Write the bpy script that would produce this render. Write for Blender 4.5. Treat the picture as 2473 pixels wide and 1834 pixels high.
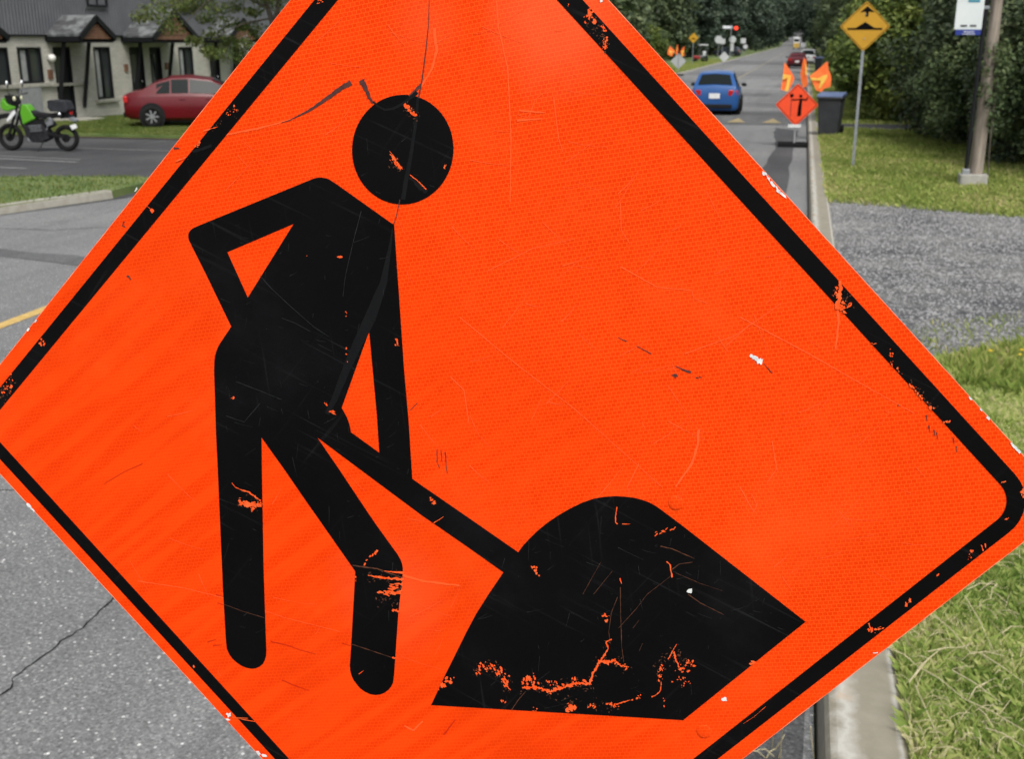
import bpy, bmesh, math, random
import numpy as np
from mathutils import Vector, Matrix
from mathutils.geometry import tessellate_polygon
R = math.radians
for o in list(bpy.data.objects): bpy.data.objects.remove(o, do_unlink=True)
scene = bpy.context.scene
col = scene.collection
random.seed(7)

# ------------------------------------------------------------------ camera, sky, sun, exposure
FPX, CX, CY, HCAM = 2700.0, 1236.5, 917.0, 2.5            # photograph: 2473 x 1834
TH = math.atan(820 / FPX)                                   # pitched down
PSI = math.atan(709 * math.cos(TH) / FPX)                   # turned left of the road
cT, sT, cP, sP = math.cos(TH), math.sin(TH), math.cos(PSI), math.sin(PSI)
cam = bpy.data.cameras.new('camera'); camo = bpy.data.objects.new('camera', cam); col.objects.link(camo)
cam.sensor_fit = 'HORIZONTAL'; cam.sensor_width = 36; cam.lens = 36 * FPX / 2473
cam.clip_start = 0.05; cam.clip_end = 4000
camo.location = (0, 0, HCAM); camo.rotation_euler = (R(90) - TH, 0, PSI)
cam.dof.use_dof = True; cam.dof.focus_distance = 1.03; cam.dof.aperture_fstop = 17
scene.camera = camo

SUN_EL, SUN_AZ = R(55), R(146)                              # azimuth clockwise from +Y: behind and right of the camera
w = bpy.data.worlds.new('World'); scene.world = w; w.use_nodes = True
nt = w.node_tree; nt.nodes.clear()
sky = nt.nodes.new('ShaderNodeTexSky'); sky.sky_type = 'NISHITA'; sky.sun_disc = False
sky.sun_elevation = SUN_EL; sky.sun_rotation = SUN_AZ; sky.dust_density = 4.0; sky.air_density = 1.0; sky.ozone_density = 1.0
hs = nt.nodes.new('ShaderNodeHueSaturation'); hs.inputs['Saturation'].default_value = 0.28
bg = nt.nodes.new('ShaderNodeBackground'); bg.inputs['Strength'].default_value = 0.14
wo = nt.nodes.new('ShaderNodeOutputWorld')
nt.links.new(sky.outputs[0], hs.inputs['Color']); nt.links.new(hs.outputs[0], bg.inputs[0]); nt.links.new(bg.outputs[0], wo.inputs[0])
sl = bpy.data.lights.new('sun', 'SUN'); sl.energy = 1.6; sl.angle = R(25); sl.color = (1, 0.965, 0.91)
so = bpy.data.objects.new('sun', sl); col.objects.link(so)
sd = Vector((math.sin(SUN_AZ) * math.cos(SUN_EL), math.cos(SUN_AZ) * math.cos(SUN_EL), math.sin(SUN_EL)))
so.rotation_euler = (-sd).to_track_quat('-Z', 'Y').to_euler(); so.location = sd * 60
vs = scene.view_settings; vs.view_transform = 'Standard'; vs.look = 'None'; vs.exposure = 0.45; vs.gamma = 1.0; vs.use_curve_mapping = False

# ------------------------------------------------------------------ pixel -> place
def ray(px, py):
    u = px - CX; v = py - CY; F = FPX * cT - v * sT; D = FPX * sT + v * cT
    return Vector((u * cP - F * sP, u * sP + F * cP, -D))
def G(px, py, z=0.0):
    d = ray(px, py); t = (z - HCAM) / d.z; return Vector((d.x * t, d.y * t, z))
def WX(px, py, X):
    d = ray(px, py); t = X / d.x; return Vector((X, d.y * t, HCAM + d.z * t))
def AY(px, py, Y):
    d = ray(px, py); t = Y / d.y; return Vector((d.x * t, Y, HCAM + d.z * t))

# ------------------------------------------------------------------ object helpers
def tag(o, label=None, cat=None, group=None, kind=None):
    if label: o['label'] = label
    if cat: o['category'] = cat
    if group: o['group'] = group
    if kind: o['kind'] = kind
    return o
def empty(name, loc=(0, 0, 0), rz=0.0, label=None, cat=None, group=None):
    o = bpy.data.objects.new(name, None); o.empty_display_size = 0.2; col.objects.link(o)
    o.location = loc; o.rotation_euler = (0, 0, rz)
    return tag(o, label, cat, group)
def link(name, me, parent=None):
    o = bpy.data.objects.new(name, me); col.objects.link(o)
    if parent: o.parent = parent
    return o
def copy_tree(o, parent=None):
    c = o.copy(); col.objects.link(c); c.parent = parent
    for ch in list(o.children): copy_tree(ch, c)
    return c
class MB:
    def __init__(s): s.v = []; s.f = []; s.m = []; s.mi = 0
    def add(s, vs, fs):
        b = len(s.v); s.v += [tuple(p) for p in vs]; s.f += [tuple(i + b for i in f) for f in fs]; s.m += [s.mi] * len(fs); return s
    def box(s, c, d, rot=None):
        c = Vector(c); h = Vector(d) / 2
        P = [Vector((x, y, z)) for z in (-h.z, h.z) for y in (-h.y, h.y) for x in (-h.x, h.x)]
        if rot is not None:
            M = rot if isinstance(rot, Matrix) else Matrix.Rotation(rot, 3, 'Z'); P = [M @ p for p in P]
        return s.add([c + p for p in P], [(0, 2, 3, 1), (4, 5, 7, 6), (0, 1, 5, 4), (2, 6, 7, 3), (0, 4, 6, 2), (1, 3, 7, 5)])
    def tube(s, pts, rad, n=8, cap=True):
        pts = [Vector(p) for p in pts]; rad = rad if isinstance(rad, (list, tuple)) else [rad] * len(pts)
        V = []; F = []; up = None
        for i, p in enumerate(pts):
            t = (pts[min(i + 1, len(pts) - 1)] - pts[max(i - 1, 0)]).normalized()
            if up is None: up = Vector((0, 0, 1)) if abs(t.z) < 0.9 else Vector((1, 0, 0))
            a = t.cross(up).normalized(); b = a.cross(t).normalized(); up = b
            for k in range(n):
                q = 2 * math.pi * k / n; V.append(p + (a * math.cos(q) + b * math.sin(q)) * rad[i])
        for i in range(len(pts) - 1):
            for k in range(n): F.append((i * n + k, i * n + (k + 1) % n, (i + 1) * n + (k + 1) % n, (i + 1) * n + k))
        if cap: F.append(tuple(range(n))[::-1]); F.append(tuple(range((len(pts) - 1) * n, len(pts) * n)))
        return s.add(V, F)
    def torus(s, c, R_, r, axis=(0, 1, 0), n=28, k=8, sq=1.0):
        ax = Vector(axis).normalized(); a = ax.orthogonal().normalized(); b = ax.cross(a); c = Vector(c); V = []; F = []
        for i in range(n):
            q = 2 * math.pi * i / n; d = a * math.cos(q) + b * math.sin(q)
            for j in range(k):
                w_ = 2 * math.pi * j / k; V.append(c + d * (R_ + r * math.cos(w_)) + ax * r * sq * math.sin(w_))
        for i in range(n):
            for j in range(k): F.append((i * k + j, ((i + 1) % n) * k + j, ((i + 1) % n) * k + (j + 1) % k, i * k + (j + 1) % k))
        return s.add(V, F)
    def prism(s, poly, a, b, axis='y'):
        """poly: (p, q) points; extruded from a to b along axis. y: (x,z) profile, z: (x,y) plan, x: (y,z)."""
        def mk(p, t): return {'y': (p[0], t, p[1]), 'z': (p[0], p[1], t), 'x': (t, p[0], p[1])}[axis]
        n = len(poly); V = [mk(p, a) for p in poly] + [mk(p, b) for p in poly]
        T = tessellate_polygon([[Vector((p[0], p[1], 0)) for p in poly]])
        F = [tuple(t) for t in T] + [tuple(n + i for i in reversed(t)) for t in T]
        F += [(i, (i + 1) % n, n + (i + 1) % n, n + i) for i in range(n)]
        return s.add(V, F)
    def flat(s, loops, z=0.0):
        T = tessellate_polygon([[Vector((p[0], p[1], 0)) for p in l] for l in loops])
        V = [(p[0], p[1], z) for l in loops for p in l]; F = []
        for t in T:
            a, b, c = [Vector(V[i]) for i in t]
            F.append(tuple(t) if (b - a).cross(c - a).z > 0 else tuple(reversed(t)))
        return s.add(V, F)
    def lathe(s, prof, c=(0, 0, 0), n=16):
        V = []; F = []; m = len(prof)
        for i in range(n):
            q = 2 * math.pi * i / n
            for r, z in prof: V.append((c[0] + r * math.cos(q), c[1] + r * math.sin(q), c[2] + z))
        for i in range(n):
            for j in range(m - 1): F.append((i * m + j, ((i + 1) % n) * m + j, ((i + 1) % n) * m + j + 1, i * m + j + 1))
        return s.add(V, F)
    def ball(s, c, r, n=10, sc=(1, 1, 1)):
        b = bmesh.new(); bmesh.ops.create_uvsphere(b, u_segments=n, v_segments=max(5, n * 2 // 3), radius=1)
        V = [(c[0] + v.co.x * r * sc[0], c[1] + v.co.y * r * sc[1], c[2] + v.co.z * r * sc[2]) for v in b.verts]
        F = [tuple(v.index for v in f.verts) for f in b.faces]; b.free(); return s.add(V, F)
    def mesh(s, name, mat, smooth=False, fixn=True):
        me = bpy.data.meshes.new(name); me.from_pydata(s.v, [], s.f)
        for m in (mat if isinstance(mat, (list, tuple)) else [mat]): me.materials.append(m)
        if any(s.m): me.polygons.foreach_set('material_index', s.m)
        if fixn:
            b = bmesh.new(); b.from_mesh(me); bmesh.ops.recalc_face_normals(b, faces=b.faces); b.to_mesh(me); b.free()
        if smooth: me.polygons.foreach_set('use_smooth', [True] * len(me.polygons)); me.set_sharp_from_angle(angle=R(38))
        me.update(); return me
    def build(s, name, mat, parent=None, smooth=False, bevel=0.0, fixn=True):
        o = link(name, s.mesh(name, mat, smooth, fixn), parent)
        if bevel:
            bm_ = o.modifiers.new('bevel', 'BEVEL'); bm_.width = bevel; bm_.segments = 2; bm_.limit_method = 'ANGLE'; bm_.angle_limit = R(40)
        return o
def fillet(poly, rad, seg=7):
    """round the corners of a 2-D polygon; rad a number or a list"""
    out = []; n = len(poly)
    for i in range(n):
        r = rad[i] if isinstance(rad, (list, tuple)) else rad
        p = Vector(poly[i][:2]); a = Vector(poly[i - 1][:2]) - p; b = Vector(poly[(i + 1) % n][:2]) - p
        if r <= 0 or a.length < 1e-9 or b.length < 1e-9: out.append(tuple(p)); continue
        la, lb = a.length, b.length; a.normalize(); b.normalize()
        ang = a.angle(b); d = min(r / math.tan(ang / 2), la * 0.48, lb * 0.48); rr = d * math.tan(ang / 2)
        c = p + (a + b).normalized() * (rr / math.sin(ang / 2))
        s0 = p + a * d - c; s1 = p + b * d - c
        a0 = math.atan2(s0.y, s0.x); da = math.atan2(s1.y, s1.x) - a0
        da = (da + math.pi) % (2 * math.pi) - math.pi
        for k in range(seg + 1): q = a0 + da * k / seg; out.append((c.x + rr * math.cos(q), c.y + rr * math.sin(q)))
    return out

# ------------------------------------------------------------------ materials
def mat(name, rgb, rough=0.6, metal=0.0, spec=0.5, coat=0.0):
    m = bpy.data.materials.new(name); m.use_nodes = True; p = m.node_tree.nodes['Principled BSDF']
    p.inputs['Base Color'].default_value = (*rgb, 1); p.inputs['Roughness'].default_value = rough; p.inputs['Metallic'].default_value = metal
    p.inputs['Specular IOR Level'].default_value = spec; p.inputs['Coat Weight'].default_value = coat; p.inputs['Coat Roughness'].default_value = 0.08
    return m
def N(m, t, **kw):
    n = m.node_tree.nodes.new(t)
    for k, v in kw.items():
        if k in n.inputs: n.inputs[k].default_value = v
        else: setattr(n, k, v)
    return n
def L(m, a, b): m.node_tree.links.new(a, b)
def P(m): return m.node_tree.nodes['Principled BSDF']
def ramp(m, src, stops):
    r = m.node_tree.nodes.new('ShaderNodeValToRGB'); e = r.color_ramp.elements
    while len(e) < len(stops): e.new(0.5)
    for x, (p_, c) in zip(e, stops): x.position = p_; x.color = (*c, 1) if len(c) == 3 else c
    L(m, src, r.inputs[0]); return r
def mixc(m, fac, a, b, mode='MIX'):
    n = m.node_tree.nodes.new('ShaderNodeMix'); n.data_type = 'RGBA'; n.blend_type = mode
    for i, x in ((0, fac), (6, a), (7, b)):
        if isinstance(x, (int, float)): n.inputs[i].default_value = x
        elif isinstance(x, tuple): n.inputs[i].default_value = (*x, 1)
        else: L(m, x, n.inputs[i])
    return n.outputs[2]
def math_(m, op, a, b=None):
    n = m.node_tree.nodes.new('ShaderNodeMath'); n.operation = op
    for i, x in ((0, a), (1, b)):
        if x is None: continue
        if isinstance(x, (int, float)): n.inputs[i].default_value = x
        else: L(m, x, n.inputs[i])
    return n.outputs[0]
def noisy(name, c1, c2, scale=4.0, rough=0.7, bump=0.0, bscale=None, c3=None, detail=6, metal=0.0, dist=0.01, spec=0.5, lo=0.35, hi=0.65, coat=0.0):
    """two colours mixed by noise in object space, optional bump"""
    m = mat(name, c1, rough, metal, spec, coat)
    tc = N(m, 'ShaderNodeTexCoord'); n = N(m, 'ShaderNodeTexNoise', Scale=scale, Detail=detail, Roughness=0.6); L(m, tc.outputs['Object'], n.inputs['Vector'])
    st = [(lo, c1), (hi, c2)] if c3 is None else [(lo, c1), ((lo + hi) / 2, c2), (hi, c3)]
    r = ramp(m, n.outputs[0], st); L(m, r.outputs[0], P(m).inputs['Base Color'])
    if bump:
        n2 = N(m, 'ShaderNodeTexNoise', Scale=bscale or scale * 6, Detail=5); L(m, tc.outputs['Object'], n2.inputs['Vector'])
        b = N(m, 'ShaderNodeBump', Strength=bump, Distance=dist); L(m, n2.outputs[0], b.inputs['Height']); L(m, b.outputs[0], P(m).inputs['Normal'])
    return m
BLK = mat('black_plastic', (0.008, 0.008, 0.009), 0.5, spec=0.25)
RUB = noisy('rubber', (0.008, 0.008, 0.008), (0.015, 0.015, 0.015), 30, 0.9, spec=0.15)
STEEL = noisy('galvanised_steel', (0.28, 0.30, 0.32), (0.38, 0.40, 0.42), 12, 0.45, metal=0.6)
ALU = noisy('aluminium', (0.42, 0.43, 0.43), (0.52, 0.53, 0.53), 20, 0.45, metal=0.5)
CHROME = mat('chrome', (0.75, 0.76, 0.78), 0.15, 1.0)
WHITE = noisy('white_paint', (0.74, 0.75, 0.75), (0.66, 0.67, 0.67), 6, 0.5)
GLASS = mat('dark_glass', (0.010, 0.014, 0.014), 0.14, 0.0, 0.10)
REDL = mat('red_lens', (0.42, 0.012, 0.012), 0.2)

def foliage_mat(name, dark, light, yel, scale=1.6, trans=0.25):
    m = mat(name, light, 0.55, spec=0.35)
    tc = N(m, 'ShaderNodeTexCoord')
    n = N(m, 'ShaderNodeTexNoise', Scale=scale, Detail=2); L(m, tc.outputs['Object'], n.inputs['Vector'])
    g = N(m, 'ShaderNodeNewGeometry')
    a = math_(m, 'MULTIPLY_ADD', g.outputs['Random Per Island'], 0.45); m.node_tree.nodes[-1].inputs[2].default_value = 0.0
    s_ = math_(m, 'ADD', n.outputs[0], a)
    r = ramp(m, s_, [(0.42, dark), (0.72, light), (1.0, yel)]); L(m, r.outputs[0], P(m).inputs['Base Color'])
    tr = N(m, 'ShaderNodeBsdfTranslucent'); L(m, r.outputs[0], tr.inputs[0])
    mx = N(m, 'ShaderNodeMixShader'); mx.inputs[0].default_value = trans
    L(m, P(m).outputs[0], mx.inputs[1]); L(m, tr.outputs[0], mx.inputs[2]); L(m, mx.outputs[0], m.node_tree.nodes['Material Output'].inputs[0])
    return m
BARK = noisy('bark', (0.055, 0.045, 0.035), (0.12, 0.10, 0.08), 9, 0.9, 0.6, 30, dist=0.02)

# ------------------------------------------------------------------ ground profile: flat, then the road climbs far away
def rise(y): return 0.0 if y < 430 else 0.018 * (y - 430)
YS = [-60, -20, -8, 0, 4, 8, 14, 20, 30, 45, 70, 110, 170, 250, 340, 430, 520, 650, 800, 1000, 1300, 1600]
def strip(name, x0, x1, z, m, y0=-60, y1=1600, kind='structure', parent=None, nx=1):
    b = MB(); ys = sorted({y for y in YS if y0 < y < y1} | {y0, y1}); V = []; F = []
    for y in ys:
        for i in range(nx + 1): V.append((x0 + (x1 - x0) * i / nx, y, z + rise(y)))
    for j in range(len(ys) - 1):
        for i in range(nx): k = j * (nx + 1) + i; F.append((k, k + 1, k + nx + 2, k + nx + 1))
    b.add(V, F); return tag(b.build(name, m, parent, fixn=False), kind=kind)
def sheet(name, poly, z, m, kind='structure'):
    return tag(MB().flat([poly], z).build(name, m, fixn=False), kind=kind)

def asphalt(name, base, var, speck, sp_amt, scale=1.0, crack=False):
    m = mat(name, base, 0.9, spec=0.25)
    tc = N(m, 'ShaderNodeTexCoord'); V_ = tc.outputs['Object']
    n1 = N(m, 'ShaderNodeTexNoise', Scale=0.35 * scale, Detail=5); L(m, V_, n1.inputs['Vector'])
    n2 = N(m, 'ShaderNodeTexNoise', Scale=60 * scale, Detail=4, Roughness=0.7); L(m, V_, n2.inputs['Vector'])
    mp = N(m, 'ShaderNodeMapping'); mp.inputs['Scale'].default_value = (3.2, 0.12, 1); L(m, V_, mp.inputs[0])
    n3 = N(m, 'ShaderNodeTexNoise', Scale=1.0, Detail=4); L(m, mp.outputs[0], n3.inputs['Vector'])
    c = mixc(m, ramp(m, n1.outputs[0], [(0.35, (0, 0, 0)), (0.68, (1, 1, 1))]).outputs[0], base, var)
    n6 = N(m, 'ShaderNodeTexNoise', Scale=1.7 * scale, Detail=6, Roughness=0.7); L(m, V_, n6.inputs['Vector'])
    c = mixc(m, ramp(m, n6.outputs[0], [(0.52, (0, 0, 0)), (0.72, (0.5, 0.5, 0.5))]).outputs[0], c, tuple(x * 0.62 for x in base))
    c = mixc(m, ramp(m, n3.outputs[0], [(0.45, (0, 0, 0)), (0.75, (0.6, 0.6, 0.6))]).outputs[0], c, tuple(x * 0.72 for x in base))
    c = mixc(m, 0.85, c, ramp(m, n2.outputs[0], [(0.3, (0.45, 0.45, 0.45)), (0.7, (1.45, 1.45, 1.45))]).outputs[0], 'MULTIPLY')
    vo = N(m, 'ShaderNodeTexVoronoi', Scale=40 * scale, Randomness=1.0); L(m, V_, vo.inputs['Vector'])
    wn = N(m, 'ShaderNodeTexWhiteNoise'); L(m, vo.outputs['Position'], wn.inputs['Vector'])
    near = ramp(m, vo.outputs['Distance'], [(0.19, (1, 1, 1)), (0.31, (0, 0, 0))])
    sel = ramp(m, wn.outputs[0], [(1 - sp_amt - 0.01, (0, 0, 0)), (1 - sp_amt + 0.15, (1, 1, 1))])
    msk = math_(m, 'MULTIPLY', near.outputs[0], sel.outputs[0])
    c = mixc(m, msk, c, speck)
    vf = N(m, 'ShaderNodeTexVoronoi', Scale=95 * scale); L(m, V_, vf.inputs['Vector']); wf = N(m, 'ShaderNodeTexWhiteNoise'); L(m, vf.outputs['Position'], wf.inputs['Vector'])
    c = mixc(m, 0.8, c, ramp(m, wf.outputs[0], [(0.0, (0.72, 0.72, 0.72)), (0.75, (1.05, 1.05, 1.05)), (1.0, (1.6, 1.6, 1.57))]).outputs[0], 'MULTIPLY'); L(m, c, P(m).inputs['Base Color'])
    b = N(m, 'ShaderNodeBump', Strength=0.5, Distance=0.004); L(m, n2.outputs[0], b.inputs['Height']); L(m, b.outputs[0], P(m).inputs['Normal'])
    return m
A_ROAD = asphalt('road_asphalt', (0.165, 0.167, 0.167), (0.205, 0.207, 0.205), (0.50, 0.50, 0.485), 0.26)
A_LOT = asphalt('lot_asphalt', (0.052, 0.053, 0.056), (0.085, 0.086, 0.088), (0.16, 0.16, 0.16), 0.08)
A_PATCH = asphalt('patch_asphalt', (0.062, 0.063, 0.066), (0.088, 0.089, 0.09), (0.19, 0.19, 0.19), 0.06)
GRAVEL = None
def gravel_mat():
    m = mat('gravel', (0.17, 0.17, 0.175), 0.95, spec=0.2); tc = N(m, 'ShaderNodeTexCoord'); V_ = tc.outputs['Object']
    v1 = N(m, 'ShaderNodeTexVoronoi', Scale=38.0); L(m, V_, v1.inputs['Vector'])
    wn = N(m, 'ShaderNodeTexWhiteNoise'); L(m, v1.outputs['Position'], wn.inputs['Vector'])
    n = N(m, 'ShaderNodeTexNoise', Scale=0.9, Detail=5); L(m, V_, n.inputs['Vector'])
    c = ramp(m, wn.outputs[0], [(0.0, (0.098, 0.10, 0.104)), (0.6, (0.145, 0.147, 0.15)), (1.0, (0.205, 0.205, 0.203))]).outputs[0]
    c = mixc(m, 1.0, c, ramp(m, n.outputs[0], [(0.35, (0.62, 0.63, 0.65)), (0.7, (1.28, 1.26, 1.2))]).outputs[0], 'MULTIPLY')
    v2 = N(m, 'ShaderNodeTexVoronoi', Scale=13.0); L(m, V_, v2.inputs['Vector']); w2_ = N(m, 'ShaderNodeTexWhiteNoise'); L(m, v2.outputs['Position'], w2_.inputs['Vector'])
    c = mixc(m, 0.8, c, ramp(m, w2_.outputs[0], [(0.0, (0.72, 0.72, 0.74)), (0.8, (1.12, 1.12, 1.1)), (1.0, (1.5, 1.48, 1.42))]).outputs[0], 'MULTIPLY')
    mg = N(m, 'ShaderNodeMapping'); mg.inputs['Scale'].default_value = (0.5, 2.2, 1); L(m, V_, mg.inputs[0]); n5 = N(m, 'ShaderNodeTexNoise', Scale=1.0, Detail=4); L(m, mg.outputs[0], n5.inputs['Vector'])
    c = mixc(m, 1.0, c, ramp(m, n5.outputs[0], [(0.35, (0.78, 0.78, 0.80)), (0.65, (1.15, 1.14, 1.1))]).outputs[0], 'MULTIPLY')
    L(m, c, P(m).inputs['Base Color'])
    b = N(m, 'ShaderNodeBump', Strength=1.0, Distance=0.015, invert=True); L(m, v1.outputs['Distance'], b.inputs['Height']); L(m, b.outputs[0], P(m).inputs['Normal'])
    return m
GRAVEL = gravel_mat()
SOIL = noisy('turf_soil', (0.075, 0.11, 0.03), (0.13, 0.15, 0.05), 2.2, 0.95, 0.5, 40, c3=(0.20, 0.20, 0.085))
LAWN = noisy('lawn', (0.06, 0.10, 0.022), (0.095, 0.14, 0.034), 1.1, 0.95, 0.6, 25, c3=(0.14, 0.17, 0.055))
CONC = noisy('kerb_concrete', (0.23, 0.215, 0.175), (0.30, 0.285, 0.24), 5, 0.9, 0.5, 90, c3=(0.36, 0.345, 0.30), dist=0.004, lo=0.3, hi=0.72)

# ------------------------------------------------------------------ setting
strip('ground', -700, 700, -0.06, LAWN)
XL, XR = -9.15, 0.215
strip('road', XL, XR, 0.0, A_ROAD, nx=2)
# road flares to the driveway mouth on the left
sheet('driveway_mouth', [(-9.16, 2), (-9.16, 40), (-10.2, 30), (-10.75, 27.0), (-10.75, 18.4), (-10.72, 16.5), (-11.07, 15.3), (-11.45, 14.2), (-12.6, 9), (-13, 2)], -0.001, A_ROAD)
sheet('parking_lot', [(-45, 2), (-12.9, 2), (-12.6, 9), (-11.45, 14.2), (-10.76, 16.6), (-10.76, 27.0), (-45, 27.2)], -0.006, A_LOT)
strip('verge', 0.50, 60, 0.115, SOIL, y0=-60, y1=420)
strip('lawn', -120, -9.35, 0.07, LAWN, y0=40, y1=420)
tag(MB().prism([(-22.55, 27.2), (-10.75, 27.05), (-10.15, 30), (-9.36, 40), (-22.55, 40)], -0.05, 0.07, 'z').build('front_lawn', LAWN), kind='structure')
strip('lawn_edging', -22.5, -10.8, 0.012, noisy('reddish_soil', (0.07, 0.035, 0.02), (0.045, 0.04, 0.025), 6, 0.95), y0=26.85, y1=27.08)
# grass island between the kerb and the parking lot
isl = fillet([(-12.75, 8), (-11.6, 14.2), (-10.95, 16.4), (-11.1, 18.55), (-14.06, 17.7), (-24, 13.5), (-24, 8)], [0, 0.3, 0.5, 0.7, 0, 0, 0])
tag(MB().prism(isl, -0.1, 0.12, 'z').build('grass_island', LAWN), kind='structure')
# gravel driveway on the right
gp = [(0.47, 18.25), (1.59, 17.89), (2.44, 17.39), (3.3, 17.1), (9, 16.2), (16, 15.5), (16, 11.5), (6, 11.2), (3.0, 10.3), (1.91, 9.5), (1.55, 9.05), (1.26, 8.95), (0.9, 8.6), (0.47, 8.3)]
sheet('gravel_driveway', gp, 0.119, GRAVEL)
# paved path to the neighbour behind the bin
sheet('side_path', [(0.47, 33.2), (9, 33.6), (9, 35.6), (0.47, 35.4)], 0.121, A_LOT)

def kerb(name, pts, h, w_, label, m, side=1):
    """pts: road-side foot line; top is set back 5 cm; cut into poured lengths with joints"""
    root = empty(name, (pts[0][0], pts[0][1], 0), 0, label, 'kerb')
    o0 = Vector((pts[0][0], pts[0][1], 0)); P2 = [Vector((p[0], p[1], 0)) for p in pts]
    seg = []
    for a, b in zip(P2[:-1], P2[1:]):
        Ln = (b - a).length; k = max(1, round(Ln / 3.0)) if a.y < 70 else max(1, round(Ln / 40))
        for i in range(k): seg.append((a.lerp(b, i / k), a.lerp(b, (i + 1) / k)))
    for a, b in seg:
        d = (b - a).normalized(); nrm = Vector((d.y, -d.x, 0)) * side; g = d * 0.006
        prof = [(0.0, -0.15), (0.035, h - 0.03), (0.05, h - 0.008), (0.075, h), (w_ - 0.02, h), (w_, h - 0.02), (w_ + 0.01, -0.15)]
        V = []; 
        for e in (a + g, b - g):
            for q, z in prof: V.append(e + nrm * q + Vector((0, 0, z + rise(e.y))) - o0)
        n = len(prof); F = [(i, (i + 1) % n, n + (i + 1) % n, n + i) for i in range(n)] + [tuple(range(n)), tuple(range(2 * n - 1, n - 1, -1))]
        MB().add(V, F).build('kerb_length', m, root, bevel=0.004)
    return root
CONC2 = CONC
def kerb_mat():
    m = noisy('kerb_weathered', (0.20, 0.183, 0.138), (0.265, 0.243, 0.19), 7, 0.92, 0.55, 120, dist=0.003, lo=0.3, hi=0.7)
    tc = N(m, 'ShaderNodeTexCoord'); sep = N(m, 'ShaderNodeSeparateXYZ'); L(m, tc.outputs['Object'], sep.inputs[0])
    n = N(m, 'ShaderNodeTexNoise', Scale=7.0, Detail=6, Roughness=0.7); L(m, tc.outputs['Object'], n.inputs['Vector'])
    base = P(m).inputs['Base Color'].links[0].from_socket
    def band(x, wd, amt, am=0.16):
        d = math_(m, 'ABSOLUTE', math_(m, 'SUBTRACT', math_(m, 'ADD', sep.outputs[0], math_(m, 'MULTIPLY', math_(m, 'SUBTRACT', n.outputs[0], 0.5), am)), x))
        return ramp(m, d, [(0.0, (amt, amt, amt)), (wd, (0, 0, 0))]).outputs[0]
    c = mixc(m, band(0.105, 0.05, 0.7), base, (0.50, 0.49, 0.45)); c = mixc(m, band(0.29, 0.016, 0.55, 0.03), c, (0.54, 0.53, 0.50))
    n2 = N(m, 'ShaderNodeTexNoise', Scale=5.0, Detail=4); L(m, tc.outputs['Object'], n2.inputs['Vector'])
    rust = math_(m, 'MULTIPLY', ramp(m, n2.outputs[0], [(0.60, (0, 0, 0)), (0.70, (0.8, 0.8, 0.8))]).outputs[0], band(0.09, 0.05, 1.0))
    c = mixc(m, rust, c, (0.42, 0.22, 0.07)); L(m, c, P(m).inputs['Base Color']); return m
kerb('kerb', [(0.21, -12), (0.21, 60), (0.21, 430)], 0.135, 0.315, 'long weathered concrete kerb along the grass verge on the right', kerb_mat())
kerb('kerb', [(-12.7, 8), (-11.55, 14.24), (-10.9, 16.4)], 0.13, 0.2, 'pale concrete kerb edging the grass island by the parking lot', CONC, -1)
kerb('kerb', [(-9.15, 40), (-9.15, 430)], 0.11, 0.2, 'far concrete kerb along the left lawn past the houses', CONC, -1)

# painted and patched road
YEL = noisy('yellow_road_paint', (0.50, 0.32, 0.07), (0.46, 0.31, 0.10), 14, 0.8, 0.3, 60, c3=(0.62, 0.44, 0.15))
yl = [(-6.93, 4), (-6.95, 8.5), (-6.98, 9.3), (-6.6, 16), (-5.3, 30), (-4.4, 50), (-4.25, 110), (-4.25, 430)]
WYEL = noisy('worn_centre_paint', (0.20, 0.195, 0.17), (0.30, 0.25, 0.14), 3, 0.85, lo=0.42, hi=0.6)
for m_, part_ in ((YEL, yl[:4]), (WYEL, yl[3:])):
    b = MB()
    for (x0, y0), (x1, y1) in zip(part_[:-1], part_[1:]):
        b.add([(x0 - 0.07, y0, 0.004), (x0 + 0.07, y0, 0.004), (x1 + 0.07, y1, 0.004), (x1 - 0.07, y1, 0.004)], [(0, 1, 2, 3)])
    tag(b.build('centre_line', m_, fixn=False), kind='structure')
def rough_poly(pts, amp, n=6, seed=1):
    rnd = random.Random(seed); out = []
    for i, p in enumerate(pts):
        q = pts[(i + 1) % len(pts)]
        for k in range(n): t = k / n; out.append((p[0] + (q[0] - p[0]) * t + rnd.uniform(-amp, amp), p[1] + (q[1] - p[1]) * t + rnd.uniform(-amp, amp) * 2))
    return out
sheet('asphalt_patch', rough_poly([(-0.75, 19), (-0.15, 18), (-0.12, 30), (0.0, 34), (-0.7, 35), (-0.55, 28)], 0.05, 8, 3), 0.004, A_PATCH)
sheet('asphalt_patch', rough_poly([(-1.2, 2.2), (0.2, 2.2), (0.2, 6.0), (-0.3, 6.4), (-0.35, 4)], 0.03, 6, 5), 0.004, A_PATCH)
sheet('asphalt_patch', rough_poly([(-16.4, 12.15), (-6.8, 11.1), (-6.6, 11.45), (-9, 11.7), (-16.4, 12.9)], 0.06, 8, 8), 0.0045, asphalt('tar_strip', (0.095, 0.096, 0.098), (0.14, 0.141, 0.142), (0.22, 0.22, 0.22), 0.06))
WORN = asphalt('worn_asphalt', (0.125, 0.126, 0.128), (0.175, 0.176, 0.177), (0.26, 0.26, 0.26), 0.1)
PALEA = asphalt('pale_asphalt', (0.21, 0.212, 0.21), (0.25, 0.25, 0.247), (0.34, 0.34, 0.33), 0.1)
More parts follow.
